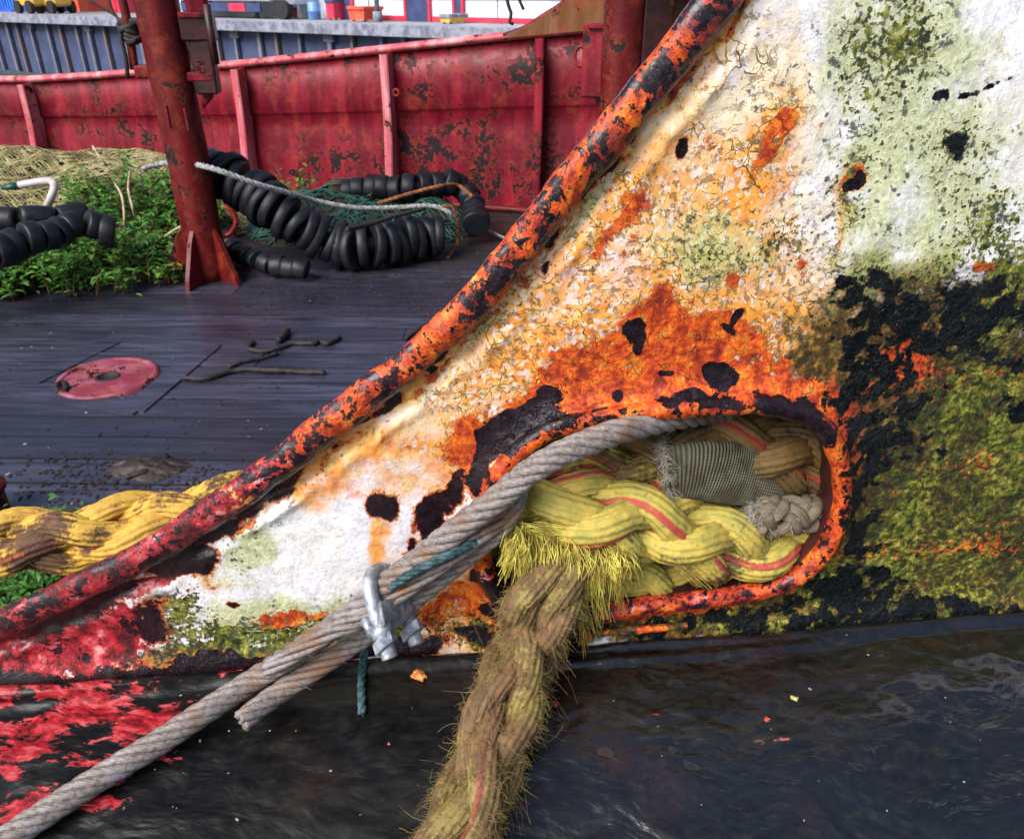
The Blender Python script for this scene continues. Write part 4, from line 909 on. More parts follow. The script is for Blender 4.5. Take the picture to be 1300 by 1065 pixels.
b = MB(); b.tube(smooth_path([D(-12, 655, 0.0), D(-12, 655, .0)+[0, 0, .10]], .02)[0], .055, 24); b.tube(np.array([D(-12, 655, 0)+[0, 0, .09], D(-12, 655, 0)+[0, 0, .105]]), .066, 24)
tag(b.build('red_pipe_stub', M['red_post'], None), 'dark red pipe stub on the deck at the left edge', 'pipe stub')
# ================================================================== BULWARK on the far side
bk_px = [(-330, 192, .64), (-150, 205, .68), (68, 222, .735), (150, 228, .78), (330, 243, .895), (507, 258, 1.015), (600, 265, 1.075), (686, 272, 1.125), (760, 277, 1.16), (900, 287, 1.21), (1100, 300, 1.25), (1400, 318, 1.3)]
BP = np.array([D(x, y, 0) for x, y, _ in bk_px]); BT = np.array([z for *_, z in bk_px])
BS = np.r_[0, np.cumsum(np.linalg.norm(np.diff(BP, axis=0), axis=1))]
def bw(s): p = np.array([np.interp(s, BS, BP[:, k]) for k in range(3)]); return p, float(np.interp(s, BS, BT))
def bdir(s): a, b_ = bw(s-.15)[0], bw(s+.15)[0]; return norm(b_-a)
def s_at(px):
    ss = np.linspace(0, BS[-1], 400); x = np.array([proj(bw(q)[0])[0] for q in ss]); return float(np.interp(px, x, ss))
bul = empty('bulwark', 'red rust-spotted steel bulwark along the far side of the deck', 'bulwark')
ns = 260; ss = np.linspace(0, BS[-1], ns); Vb = []
for q in ss:
    p, zt = bw(q); t = bdir(q); nrm = np.array([t[1], -t[0], 0]); nrm = -nrm if nrm[1] > 0 else nrm
    for fz, offn in ((0, .0), (.15, .0), (.35, -.004), (.5, -.01), (.6, -.016), (.612, -.004), (.625, .004), (.8, .0), (.985, -.004)):
        Vb.append(p+nrm*(offn-.03*fz+.012*(vnoise(np.array([q*1.5, fz*2, 0]))-.5))+[0, 0, zt*fz])
    Vb.append(p-nrm*.06+[0, 0, zt*.985]); Vb.append(p-nrm*.06+[0, 0, -2.4])
mesh('plating', Vb, grid_faces(ns, 11, False), M['red'], bul)
Pc = np.array([bw(q)[0]+[0, 0, bw(q)[1]] for q in ss]); nb = np.array([(lambda t: (lambda n_: -n_ if n_[1] > 0 else n_)(np.array([t[1], -t[0], 0])))(bdir(q)) for q in ss])
V, fs = tube_vf(Pc-nb*.035, .032, 14, flat=(1.5, .85)); mesh('cap_rail', V, fs, M['red_hilite'], bul)
V, fs = tube_vf(np.array([bw(q)[0] for q in ss])+nb*.02+[0, 0, .02], .022, 8); mesh('foot_weld', V, fs, M['red_post'], bul)
for px_ in (-110, 68, 330, 507, 686, 880, 1080):
    q = s_at(px_); p, zt = bw(q); t = bdir(q); nrm = np.array([t[1], -t[0], 0]); nrm = -nrm if nrm[1] > 0 else nrm
    b = MB(); rot = np.stack([t, nrm, [0, 0, 1]], 1)
    # tapered web plus front flange
    zt2 = zt-.03
    for w0, (d0, d1), zz in ((.007, (.0, .10), 0),):
        Vw = []
        for sx in (-1, 1):
            for (dd, z) in ((-.05, 0), (.15, 0), (.10, zt2*.5), (.085, zt2), (-.05, zt2)): Vw.append(p+t*sx*w0+nrm*dd+[0, 0, z])
        f5 = np.array([[0, 1, 2, 3, 4], [9, 8, 7, 6, 5]]); b.add(Vw, [f5, np.array([[i, i+5, (i+1) % 5+5, (i+1) % 5] for i in range(5)])])
    P_, _ = smooth_path([p+nrm*.155, p+nrm*.13+[0, 0, zt2*.25], p+nrm*.105+[0, 0, zt2*.5], p+nrm*.095+[0, 0, zt2*.75], p+nrm*.09+[0, 0, zt2]], .03)
    b.tube(P_, .03, 8, flat=(1, .35) if True else (1, 1), up=tuple(nrm))
    b.build('stiffener', M['red_hilite'] if px_ < 600 else M['red'], bul, False)  # left stiffeners take the red with the painted highlight
# raised, rusty shoulder of the bulwark to the right
q0, q1 = s_at(646), s_at(775)
top = [(640, 47), (665, 38), (690, 22), (712, 8), (735, -12), (770, -40)]
b = MB(); Vt = []
for x, y in top:
    q = s_at(x); p, zt = bw(q); n_ = nb[np.abs(ss-q).argmin()]; P_ = DY(x, y, p[1]); lo = p+[0, 0, zt-.01]; Vt += [lo+n_*.02, P_+n_*.02, P_-n_*.03, lo-n_*.03]
b.add(Vt, [grid_faces(len(top), 4), np.array([[3, 2, 1, 0], [20, 21, 22, 23]])]); b.build('raised_shoulder', M['rust_plate'], bul, False)
b = MB(); Pq = [np.array(Vt[4*i+1])*.5+np.array(Vt[4*i+2])*.5 for i in range(len(top))]; b.tube(smooth_path(Pq, .03)[0], .022, 8); b.build('shoulder_rail', M['red_post'], bul)
# bracket box and eye ring right of the shoulder
q = s_at(755); p, zt = bw(q); t = bdir(q); n_ = nb[np.abs(ss-q).argmin()]; rot = np.stack([t, n_, [0, 0, 1]], 1)
c = DY(760, 78, p[1]-.16); b = MB(); b.box(c, (.09, .07, .20), rot, .01); b.box(c+[0, 0, .19]+n_*.02, (.06, .08, .012), rot, .004); b.build('bracket_box', M['red'], bul, False)
c = DY(737, 72, p[1]-.08); a = np.linspace(0, 2*np.pi, 20, endpoint=False)
V, fs = tube_vf(np.array([c+t*.035*math.cos(k)+np.array([0, 0, .055*math.sin(k)]) for k in a]), .012, 8, closed=True); mesh('eye_ring', V, fs, M['red'], bul)
q = s_at(503); c = DY(503, 118, bw(q)[0][1]-.16)
V, fs = tube_vf(np.array([c+bdir(q)*.02*math.cos(k)+np.array([0, 0, .02*math.sin(k)]) for k in a]), .008, 8, closed=True); mesh('eye_ring', V, fs, M['red'], bul)
rebase(bul, BP[5])
# ================================================================== POSTS
def post(label, base, top, r, fins, mat):
    root = empty('mast_post', label, 'post', 'thick red posts standing on the deck')
    P, _ = smooth_path([base, base*.5+top*.5, top], .05); V, fs = tube_vf(P, r, 36, lump=.006, lscale=9, lseed=int(base[0]*10) % 50); mesh('tube', V, fs, mat, root)
    for a in fins:
        d = np.array([math.cos(a), math.sin(a), 0]); t = np.array([-d[1], d[0], 0]); b = MB(); Vw = []
        for sx in (-1, 1):
            for dd, z in ((r*.8, 0), (r+.14, 0), (r+.125, .05), (r+.04, .22), (r*.8, .30)): Vw.append(base+d*dd+t*sx*.011+[0, 0, z])
        b.add(Vw, [np.array([[0, 1, 2, 3, 4], [9, 8, 7, 6, 5]]), np.array([[i, i+5, (i+1) % 5+5, (i+1) % 5] for i in range(5)])]); b.build('gusset', mat, root, False)
    return root
pb = D(268, 352, 0); pt_ = np.array([pb[0]-.02, pb[1], 2.3])
lp = post('thick red post with gussets standing in the weeds beside the rubber hose', pb, pt_, .1, [R(-35), R(200), R(80), R(-100)], M['red_post'])
def at_post(px, py, dy=0.0): return DY(px, py, pb[1]+dy)
# hinge bracket on its right side
b = MB(); b.box(at_post(252, 36), (.075, .06, .055), rotz(.2), .01); b.box(at_post(258, 70), (.05, .05, .17), rotz(.1), .008); b.build('hinge_block', M['hull_in'], lp, False)
b = MB(); b.box(at_post(249, 19), (.07, .07, .012), rotz(.2), .004); b.build('hinge_cap', M['red'], lp, False)
b = MB(); b.box(at_post(262, 86), (.045, .05, .04), rotz(.2), .008); b.box(at_post(257, 97), (.06, .055, .02), rotz(.1), .006); b.build('hinge_lug', M['red'], lp, False)
b = MB(); b.tube(np.array([at_post(262, 6, -.06), at_post(274, 82, -.06)]), .018, 10); b.build('hinge_pin', M['hull_in'], lp)
b = MB(); b.tube(np.array([at_post(262, 96), at_post(264, 122), at_post(258, 138)]), [.034, .026, .004], 8); b.build('tapered_fin', M['red'], lp)
b = MB(); b.box(at_post(250, 5), (.05, .05, .05), rotz(.3), .02); b.tube(np.array([at_post(240, -8), at_post(246, 14)]), .03, 10); b.build('upper_bracket', M['red'], lp, False)
# belaying pin on its left side
b = MB(); b.box(at_post(180, 38), (.095, .035, .05), rotz(.0), .01); b.build('pin_lug', M['hull_in'], lp, False)
b = MB(); b.tube(smooth_path([at_post(150, -20, -.02), at_post(160, 20, -.02), at_post(166, 55, -.02), at_post(171, 89, -.02)], .03)[0], .020, 12); b.build('belaying_pin', M['red_post'], lp)
b = MB(); b.box(at_post(188, 91), (.05, .05, .028), rotz(.1), .006); b.build('lower_lug', M['red'], lp, False)
for zc_ in (at_post(213, 148, -.1), at_post(237, 152, -.1)):
    b = MB(); b.box(zc_, (.006, .008, .05), None, .002); b.build('weld_tab', M['red'], lp, False)
b = MB(); b.tube(smooth_path([at_post(284, 262, -.02), at_post(294, 268, -.02), at_post(300, 282, -.02), at_post(293, 296, -.02), at_post(284, 300, -.02)], .02)[0], .014, 8); b.build('side_eye', M['red_post'], lp)
rebase(lp, pb)
kn = empty('knotted_line', 'dark green line knotted round the pin of the left red post', 'line')
b = MB()
for k in range(9):
    c = at_post(160+k*1.6, 32+k*2.5, -.03); u_ = np.linspace(0, 2*np.pi, 16, endpoint=False)
    b.tube(np.array([c+np.array([.035*math.cos(v)+rng.normal(0, .002), .035*math.sin(v), .016*math.sin(v+k)]) for v in u_]), .011, 6, closed=True)
b.build('knot', M['grime'], kn)
b = MB(); b.tube(smooth_path([at_post(108, -2), at_post(128, 10), at_post(146, 20), at_post(156, 34, -.03)], .03)[0], .006, 6); b.tube(smooth_path([at_post(136, -4), at_post(142, 12), at_post(150, 24), at_post(156, 34)], .03)[0], .005, 6); b.build('standing_line', M['grime'], kn)
b = MB(); b.tube(smooth_path([at_post(153, 36, -.05), at_post(155, 55, -.05), at_post(160, 75, -.05), at_post(162, 100, -.05)], .03)[0], .010, 7); b.build('hanging_tail', M['grime'], kn); rebase(kn, at_post(158, 36))
p2b = np.array([(793-650)/1000*4.4, 4.5, 0]); p2b = D(800, 350, 0); p2b[1] = 4.3; p2b[0] = .62
rp = post('thick red post rising behind the upper end of the rusty rim', np.array([.545, 4.3, 0]), np.array([.545, 4.3, 2.4]), .1, [R(-40), R(220)], M['red_post'])
x2 = np.interp(20, [0, 1], [0, 1])
# adjust so that it stands where the photo shows it
rebase(rp, (.60, 4.3, 0))
gal = empty('deck_housing', 'dark red steel housing in shadow behind the right post', 'deck housing')
b = MB(); b.box(np.array([2.1, 5.05, 1.05]), (1.35, .03, 1.05), None, .01); b.build('back_wall', M['hull_in'], gal, False)
b = MB(); b.box(np.array([2.1, 4.5, 1.62]), (1.3, .55, .17), None, .01); b.build('overhang', simple('brown_grey_steel', (.05, .02, .022), (.1, .045, .05), 8, .6), gal, False)
for x in (.96, 1.25, 1.9):
    b = MB(); b.box(np.array([x, 4.75, .8]), (.018, .03, .74), None, .004); b.build('upright', M['red_post'], gal, False)
b = MB(); b.tube(np.array([[.83, 4.6, 1.2], [.84, 4.6, 1.95]]), .016, 8); b.build('rusty_rod', M['orange_line'], gal); rebase(gal, (2.1, 5.05, 0))
# black hooked line ends hanging at the top
hk = empty('hanging_line', 'black line ends dangling in front of the white quay building', 'line')
b = MB(); b.tube(smooth_path([DY(642, -14, 4.0), DY(645, 6, 4.0), DY(649, 18, 4.0), DY(647, 29, 4.0), DY(652, 31, 4.0)], .02)[0], .008, 7); b.tube(smooth_path([DY(655, -14, 4.0), DY(660, 2, 4.0), DY(665, 13, 4.0)], .02)[0], .007, 7); b.build('line_end', M['grime'], hk); rebase(hk, DY(648, 10, 4.0))
# ================================================================== NET HEAP, GROUND GEAR, WEEDS
def heap(name, label, cx, cy, rx, ry, h, seed, twine=None, nl=0, mat='mound'):
    n, m = 70, 60; gx, gy = np.meshgrid(np.linspace(-1, 1, n), np.linspace(-1, 1, m), indexing='ij')
    def H(x, y):
        r2 = x**2+y**2; return h*np.clip(1-r2, 0, 1)**.8*(.65+.9*(fbm(np.stack([x*3.1+seed, y*3.1, 0*x], -1), 3, seed)-.2))
    Z = H(gx, gy); root = empty(name, label, 'fishing net', 'heaps of old fishing net')
    mesh('netting_mass', np.stack([cx+gx*rx, cy+gy*ry, Z-.01], -1).reshape(-1, 3), grid_faces(n, m, False), M[mat], root)
    if twine:
        b = MB()
        for k in range(nl):
            dirn = k % 2; v0 = rng.uniform(-.85, .85); t = np.linspace(-1, 1, 60)*math.sqrt(max(.05, 1-v0*v0))*.97; w_ = v0+.035*np.sin(t*34+rng.uniform(0, 6))+.12*(fbm(np.stack([t*2, 0*t+v0*3, 0*t], -1), 2, k)-.5)
            x, y = (t, w_) if dirn else (w_, t)
            z = np.maximum(H(x, y), 0)+rng.uniform(.002, .02); b.tube(np.stack([cx+x*rx, cy+y*ry, z], -1), rng.uniform(.0025, .0055), 4, caps=False)
        b.build('mesh_twine', twine, root, fixn=False)
    rebase(root, (cx, cy, 0)); return H
heap('fishing_net', 'tan fishing net heaped along the bulwark behind the weeds', -3.0, 5.4, 1.5, .95, .42, 3, M['net_tan'], 420)
heap('fishing_net', 'dark green net bundle lying inside the loop of rubber hose', -.95, 5.0, .75, .42, .30, 9, M['net_green'], 90)
heap('fishing_net', 'low matted brown net under the weeds beside the left post', -2.55, 4.35, .95, .45, .16, 12, M['net_tan'], 40)
def gear(name, label, pts, r, pitch, seed, cat='ground gear', closedend=False):
    root = empty(name, label, cat, 'black rubber disc ground gear'); P, s = smooth_path(pts, pitch); T, A, B = frames(P); g = np.random.default_rng(seed)
    for i in range(len(P)):
        rr = r*g.uniform(.86, 1.06); h = pitch*.46; t = norm(T[i]+g.normal(0, .13, 3)); c = P[i]+g.normal(0, .008, 3)
        Q = np.array([c+t*a for a in (-h, -h*.98, -h*.7, h*.7, h*.98, h)]); V, fs = tube_vf(Q, np.array([.86, .93, 1, 1, .93, .86])*rr, 22, flat=(1, g.uniform(.9, 1)))
        mesh('rubber_disc', V, fs, M['rubber'], root)
    V, fs = tube_vf(smooth_path(pts, .04)[0], r*.35, 8); mesh('core_wire', V, fs, M['grime'], root); rebase(root, P[len(P)//2]*[1, 1, 0]); return P
gear('ground_gear', 'long curving string of black rubber discs running right from the left post', [D(262, 216, .50), D(285, 226, .48), D(315, 242, .42), D(350, 265, .34), D(385, 290, .24), D(425, 308, .15), D(470, 311, .135), D(515, 303, .135), D(555, 298, .135)], .132, .062, 1)
gear('ground_gear', 'string of black rubber discs behind the green net, ending by the bulwark', [D(440, 243, .26), D(480, 240, .28), D(520, 238, .3), D(560, 234, .3), D(590, 240, .26), D(602, 262, .18), D(604, 285, .12)], .085, .085, 2)
gear('ground_gear', 'black rubber disc string coming in low at the left edge', [D(-70, 335, .30), D(-20, 322, .31), D(30, 308, .32), D(75, 294, .33), D(108, 284, .34), D(136, 292, .30)], .078, .075, 3)
gear('ground_gear', 'thin black rubber hose length above the low left disc string', [D(-80, 290, .30), D(-10, 281, .32), D(45, 275, .34), D(90, 272, .32)], .065, .16, 4)
gear('ground_gear', 'flattened dark rubber string lying on the deck under the long curve', [D(285, 305, .10), D(310, 322, .08), D(345, 336, .07), D(385, 342, .06)], .06, .08, 5)
def line(name, label, cat, pts, r, mat, lay=.09):
    root = empty(name, label, cat); twist(root, pts, r, mat, lay, 3, .012, 8); return root
line('white_rope', 'dirty white rope stretched across the rubber disc string', 'rope', [D(180, 215, .52), D(215, 207, .55), D(262, 212, .60), D(320, 232, .52), D(365, 245, .44), D(400, 255, .36), D(450, 264, .30), D(500, 264, .28), D(550, 262, .28), D(575, 275, .22), D(590, 300, .05)], .014, M['white_rope'])
line('thin_line', 'thin pale line leading from the rubber gear to the rusty rim', 'line', [D(595, 283, .1), D(625, 295, .05), D(660, 312, .02)], .008, M['white_rope'])
line('brown_line', 'brown-orange line looped over the end of the rubber string', 'line', [D(480, 258, .30), D(520, 246, .36), D(560, 236, .40), D(582, 236, .38), D(600, 250, .34)], .010, M['orange_line'])
line('brown_line', 'brown-orange line end hanging down the front of the rubber string', 'line', [D(562, 262, .30), D(572, 262, .30), D(580, 275, .24), D(582, 305, .08), D(568, 328, .01)], .010, M['orange_line'])
line('dark_line', 'dark chain-like line hanging over the middle of the long rubber string', 'line', [D(540, 265, .30), D(500, 275, .29), D(470, 285, .28), D(440, 292, .30)], .012, M['grime'])
pp = empty('bent_pipe', 'pale pink bent plastic pipe lying on the tan net', 'pipe')
b = MB(); b.tube(smooth_path([D(22, 236, .42), D(50, 231, .44), D(64, 230, .45), D(69, 236, .44), D(66, 248, .40), D(60, 262, .33)], .03)[0], .020, 12); b.build('pipe_body', M['pipe'], pp)
b = MB(); b.tube(np.array([D(2, 239, .41), D(24, 236, .42)]), [.012, .022], 10); b.build('green_nozzle', simple('dark_green_plastic', (.005, .05, .035), (.01, .08, .05), 20, .4), pp); rebase(pp, D(60, 240, .4))
def weed(name, label, cat, group, cx, cy, rx, ry, h, nst, nleaf, ls, mat, seed):
    root = empty(name, label, cat, group, (cx, cy, 0)); g = np.random.default_rng(seed); b = MB(); LV = []; LT = []
    for _ in range(nst):
        a = g.uniform(0, 6.28); q = math.sqrt(g.random()); base = np.array([cx+math.cos(a)*q*rx, cy+math.sin(a)*q*ry, 0]); hh = h*(1-.6*q*q)*g.uniform(.6, 1.1)
        lean = g.normal(0, .3, 2); P = np.array([base+[lean[0]*hh*t*t, lean[1]*hh*t*t, hh*t] for t in np.linspace(0, 1, 6)])
        b.tube(P, np.linspace(.005, .0018, 6), 4)
        for k in range(nleaf):
            t = g.uniform(.15, 1)**.7; p = P[0]+(P[-1]-P[0])*t; p = np.array([np.interp(t, np.linspace(0, 1, 6), P[:, i]) for i in range(3)])
            az = g.uniform(0, 6.28); d = norm(np.array([math.cos(az), math.sin(az), g.uniform(-.1, .8)])); sd_ = norm(np.cross(d, [0, 0, 1])); up_ = np.cross(sd_, d)
            L = ls*g.uniform(.6, 1.3); w_ = L*.24; p = p+g.normal(0, .02, 3)
            LV += [p, p+d*L*.35+sd_*w_+up_*w_*.4, p+d*L*.75+sd_*w_*.7+up_*w_*.2-[0, 0, L*.05], p+d*L-[0, 0, L*.2], p+d*L*.75-sd_*w_*.7+up_*w_*.2-[0, 0, L*.05], p+d*L*.35-sd_*w_+up_*w_*.4, p+d*L*.5]
            LT += [g.random()]*7
    b.build('stems', M['stem'], root, fixn=False); n_ = len(LV)//7; q = (np.arange(n_)*7)[:, None]
    f = np.concatenate([q+np.array([[a_, b_, 6]]) for a_, b_ in ((0, 1), (1, 2), (2, 3), (3, 4), (4, 5), (5, 0))])
    mesh('foliage', LV, f, mat, root, {'tone': np.array(LT)}, False); rebase(root, (cx, cy, 0))
GW = 'green weeds growing on the deck'
weed('weed', 'wide low bank of green weeds at the front edge, left of the red post', 'weed', GW, -2.95, 4.05, .75, .42, .30, 300, 16, .065, M['leaf'], 1)
weed('weed', 'green weeds in front of the red post foot', 'weed', GW, -2.15, 4.1, .42, .34, .26, 150, 16, .05, M['leaf'], 2)
weed('weed', 'tall leggy weed bush leaning against the left side of the red post', 'weed', GW, -2.25, 4.75, .5, .32, .5, 130, 22, .062, M['leaf'], 3)
weed('weed', 'green weeds growing through the tan net at the far left edge', 'weed', GW, -3.7, 5.1, .36, .25, .44, 60, 16, .06, M['leaf'], 4)
weed('weed', 'small tuft of green weeds between the pipe and the bush', 'weed', GW, -2.95, 5.0, .35, .2, .42, 50, 16, .045, M['leaf'], 5)
weed('weed', 'tiny green weed sprouting beside the white rope near the bulwark', 'weed', GW, -1.45, 5.3, .14, .1, .42, 16, 10, .045, M['leaf'], 6)
weed('weed', 'tiny green weed inside the green net bundle', 'weed', GW, -.75, 4.95, .16, .1, .36, 16, 10, .04, M['leaf'], 7)
gc = D(40, 748, 0)
weed('grass_clump', 'bright green clump seen under the yellow rope at lower left', 'grass', None, gc[0], gc[1]+.06, .42, .2, .10, 220, 16, .03, M['leaf2'], 8)
b = MB()
for pts in ([(165, 218, .45), (163, 240, .42), (168, 262, .38), (172, 275, .3)], [(145, 232, .4), (155, 250, .36), (158, 280, .25), (156, 300, .15)], [(118, 186, .55), (127, 200, .5), (136, 211, .45)], [(210, 300, .2), (222, 292, .24), (235, 285, .28)]):
    b.tube(smooth_path([D(*p) for p in pts], .03)[0], .007, 6)
tag(b.build('dry_stalks', simple('dry_stalk', (.3, .2, .12), (.5, .4, .28), 20, .7), None), 'pale dry stalks standing among the weeds left of the post', 'dry stalks', kind='stuff')
# ================================================================== QUAY AND WATER
QZ = .35
qa, qb = D(0, 18, QZ), D(650, 36, QZ); qd = norm(qb-qa); qn = np.array([qd[1], -qd[0], 0]); qn = -qn if qn[1] > 0 else qn   # qn faces us
q0, q1 = qa-qd*40, qb+qd*30; QR = np.stack([qd, -qn, [0, 0, 1]], 1); Lq = np.linalg.norm(q1-q0)
b = MB(); b.add([q0, q1, q1-qn*220, q0-qn*220], np.array([[0, 1, 2, 3]])); 
tag(b.build('quay_apron', simple('pale_concrete_apron', (.22, .22, .25), (.34, .34, .37), .8, .7), None, False), 'pale concrete quay apron across the water', None, None, 'structure')
qw = empty('quay_wall', 'piled quay wall tinted blue-grey for haze across the dock with concrete edge beam', 'quay wall')
b = MB(); b.box((q0+q1)/2+[0, 0, -.19]-qn*.3+np.array([0, 0, .0]), (Lq/2, .42, .185), QR, .02); M['conc'] = simple('edge_concrete', (.13, .14, .19), (.30, .31, .38), 3, .8, .02); b.build('edge_beam', M['conc'], qw, False)
b = MB(); b.box((q0+q1)/2+[0, 0, -2.4]-qn*.75, (Lq/2, .25, 2.05), QR, .02); b.build('sheet_wall', simple('haze_blue_sheeting', (.038, .052, .12), (.06, .08, .16), 1.5, .7, .02), qw, False)  # sheeting coloured bluer to stand for distance haze
M['pile'] = simple('hazed_rust_streaked_pile', (.10, .12, .19), (.18, .17, .20), 2, .7, .02); M['pile_r'] = simple('rusty_pile', (.2, .12, .09), (.14, .13, .16), 2, .7, .02)  # plain piles tinted blue, haze put into their colour
s = 0.6; k = 0
while s < Lq:
    c = q0+qd*s-qn*.38; d_ = np.linalg.norm(c[:2])
    x = proj(c)[0]
    if -80 < x < 740:
        b = MB(); b.box(c+[0, 0, -2.3], (.075+.03*(k % 3 == 0), .09, 1.95), QR, .02)
        if k % 4 == 0: b.box(c+[0, 0, -.52], (.26, .12, .14), QR, .03)
        b.build('pile', M['pile_r'] if k % 3 == 1 else M['pile'], qw, False)
    s += 1.0+.6*((k*7) % 5)/4; k += 1
b = MB(); b.box((q0+q1)/2+[0, 0, -3.6]-qn*.18, (Lq/2, .16, .9), QR, .02); b.build('weedy_foot', simple('green_tide_band', (.02, .05, .06), (.04, .09, .10), 3, .7), qw, False)
rebase(qw, (q0+q1)/2)
b = MB(); b.add([(-120, -40, -2.5), (120, -40, -2.5), (120, 90, -2.5), (-120, 90, -2.5)], np.array([[0, 1, 2, 3]]))
n = NT('dock_water'); wv = n.noise(1.2, 5, .6, n.vmap((1, 2.5, 1)))
tag(b.build('water', n.fin((.012, .03, .035), .08, n.bump(wv, .08, .6)), None, False), 'dark dock water between ship and quay', None, None, 'structure')
# ---- things on the quay
def Q(px, py): return D(px, py, QZ)
M['bl'] = simple('blue_container_paint', (.015, .09, .45), (.03, .16, .62), 1.5, .5); M['wh'] = simple('white_cladding', (.62, .66, .74), (.72, .76, .84), 1, .5)
M['or'] = simple('orange_red_paint', (.62, .07, .04), (.75, .13, .06), 2, .5); M['ye'] = simple('yellow_machine_paint', (.55, .34, .05), (.7, .45, .08), 2, .5)
M['rd'] = simple('signal_red_paint', (.55, .02, .06), (.65, .04, .08), 2, .5); M['dk'] = simple('dark_blue_door', (.03, .045, .12), (.05, .07, .17), 2, .5); M['ty'] = simple('tyre_rubber', (.012, .012, .014), (.02, .02, .02), 9, .8)
M['lb'] = simple('light_blue_plastic', (.08, .2, .5), (.14, .3, .62), 2, .4); M['gl'] = simple('dark_glass', (.02, .03, .06), (.03, .05, .09), 2, .1)
def at(p, a, o_, z): return p+qd*a-qn*o_+[0, 0, z]
def container(x0, x1, y, mat, label, h=2.6):
    p, p2 = Q(x0, y), Q(x1, y); w = abs((p2-p)@qd)/2; c = (p+p2)/2; root = empty('shipping_container', label, 'container', 'containers on the far quay')
    b = MB(); b.box(at(c, 0, 1.25, h/2), (w, 1.2, h/2), QR, .03); 
    for k in range(int(w*2/.3)): b.box(at(c, -w+.15+k*.3, .035, h/2), (.07, .03, h/2-.15), QR)
    b.build('corrugated_shell', mat, root, False)
    b = MB()
    for sg in (-1, 1): b.box(at(c, sg*(w-.06), .03, h/2), (.08, .05, h/2+.02), QR, .01)
    b.build('corner_post', mat, root, False); rebase(root, c)
container(-60, 74, 15.5, M['bl'], 'long blue container on the far quay, leftmost')
container(110, 132, 15, M['bl'], 'short blue container beside the red-orange one on the far quay')
container(84, 108, 15.5, M['or'], 'red-orange container behind the yellow forklifts')
container(141, 158, 17, M['rd'], 'narrow pinkish-red container just left of the red post')
def forklift(px, label):
    c = Q(px, 17.5); root = empty('forklift', label, 'forklift', 'yellow forklifts on the far quay'); s_ = 1.0
    b = MB(); b.box(at(c, 0, 0, .62), (.75, .5, .30), QR, .08); b.box(at(c, .6, 0, .75), (.28, .48, .38), QR, .08); b.build('chassis', M['ye'], root, False)
    b = MB()
    for a in (-.35, .45):
        for o_ in (-.4, .4): b.box(at(c, a, o_, 1.35), (.04, .04, .5), QR, .01)
    b.box(at(c, .05, 0, 1.88), (.5, .48, .05), QR, .02); b.build('overhead_guard', M['ye'], root, False)
    b = MB(); b.box(at(c, -.82, -.25, 1.1), (.05, .05, 1.0), QR, .01); b.box(at(c, -.82, .25, 1.1), (.05, .05, 1.0), QR, .01); b.build('mast', M['ty'], root, False)
    for o_ in (-.25, .25):
        b = MB(); b.box(at(c, -1.3, o_, .12), (.5, .06, .025), QR, .01); b.build('fork', M['ty'], root, False)
    for a in (-.5, .6):
        for o_ in (-.52, .52):
            b = MB(); b.tube(np.array([at(c, a, o_-.1, .3), at(c, a, o_+.1, .3)]), .3, 18); b.build('wheel', M['ty'], root, False)
    rebase(root, c)
forklift(45, 'yellow forklift on the quay, left one in front of the blue container'); forklift(72, 'yellow forklift on the quay, right one beside the red-orange container')
def lorry():
    c = Q(280, 23.5); root = empty('lorry', 'white box lorry with red side marker parked on the quay right of the post', 'lorry')
    b = MB(); b.box(at(c, 0, 1.2, 2.1), (3.2, 1.2, 1.45), QR, .05); b.build('box_body', M['wh'], root, False)
    b = MB(); b.box(at(c, 3.9, 1.2, 1.5), (.6, 1.15, .95), QR, .2); b.build('cab', M['wh'], root, False)
    b = MB(); b.box(at(c, 4.05, .03, 1.8), (.35, .03, .35), QR, .01); b.build('cab_window', M['gl'], root, False)
    b = MB(); b.box(at(c, 0, .05, .42), (2.6, .05, .16), QR, .01); b.build('side_guard', M['dk'], root, False)
    b = MB(); b.box(at(c, 1.2, -.02, .42), (.5, .02, .15), QR, .005); b.build('side_marker', M['rd'], root, False)
    for a in (-2.3, -1.3, 3.7):
        b = MB(); b.tube(np.array([at(c, a, .1, .42), at(c, a, .4, .42)]), .42, 20); b.build('wheel', M['ty'], root, False)
    rebase(root, c)
lorry()
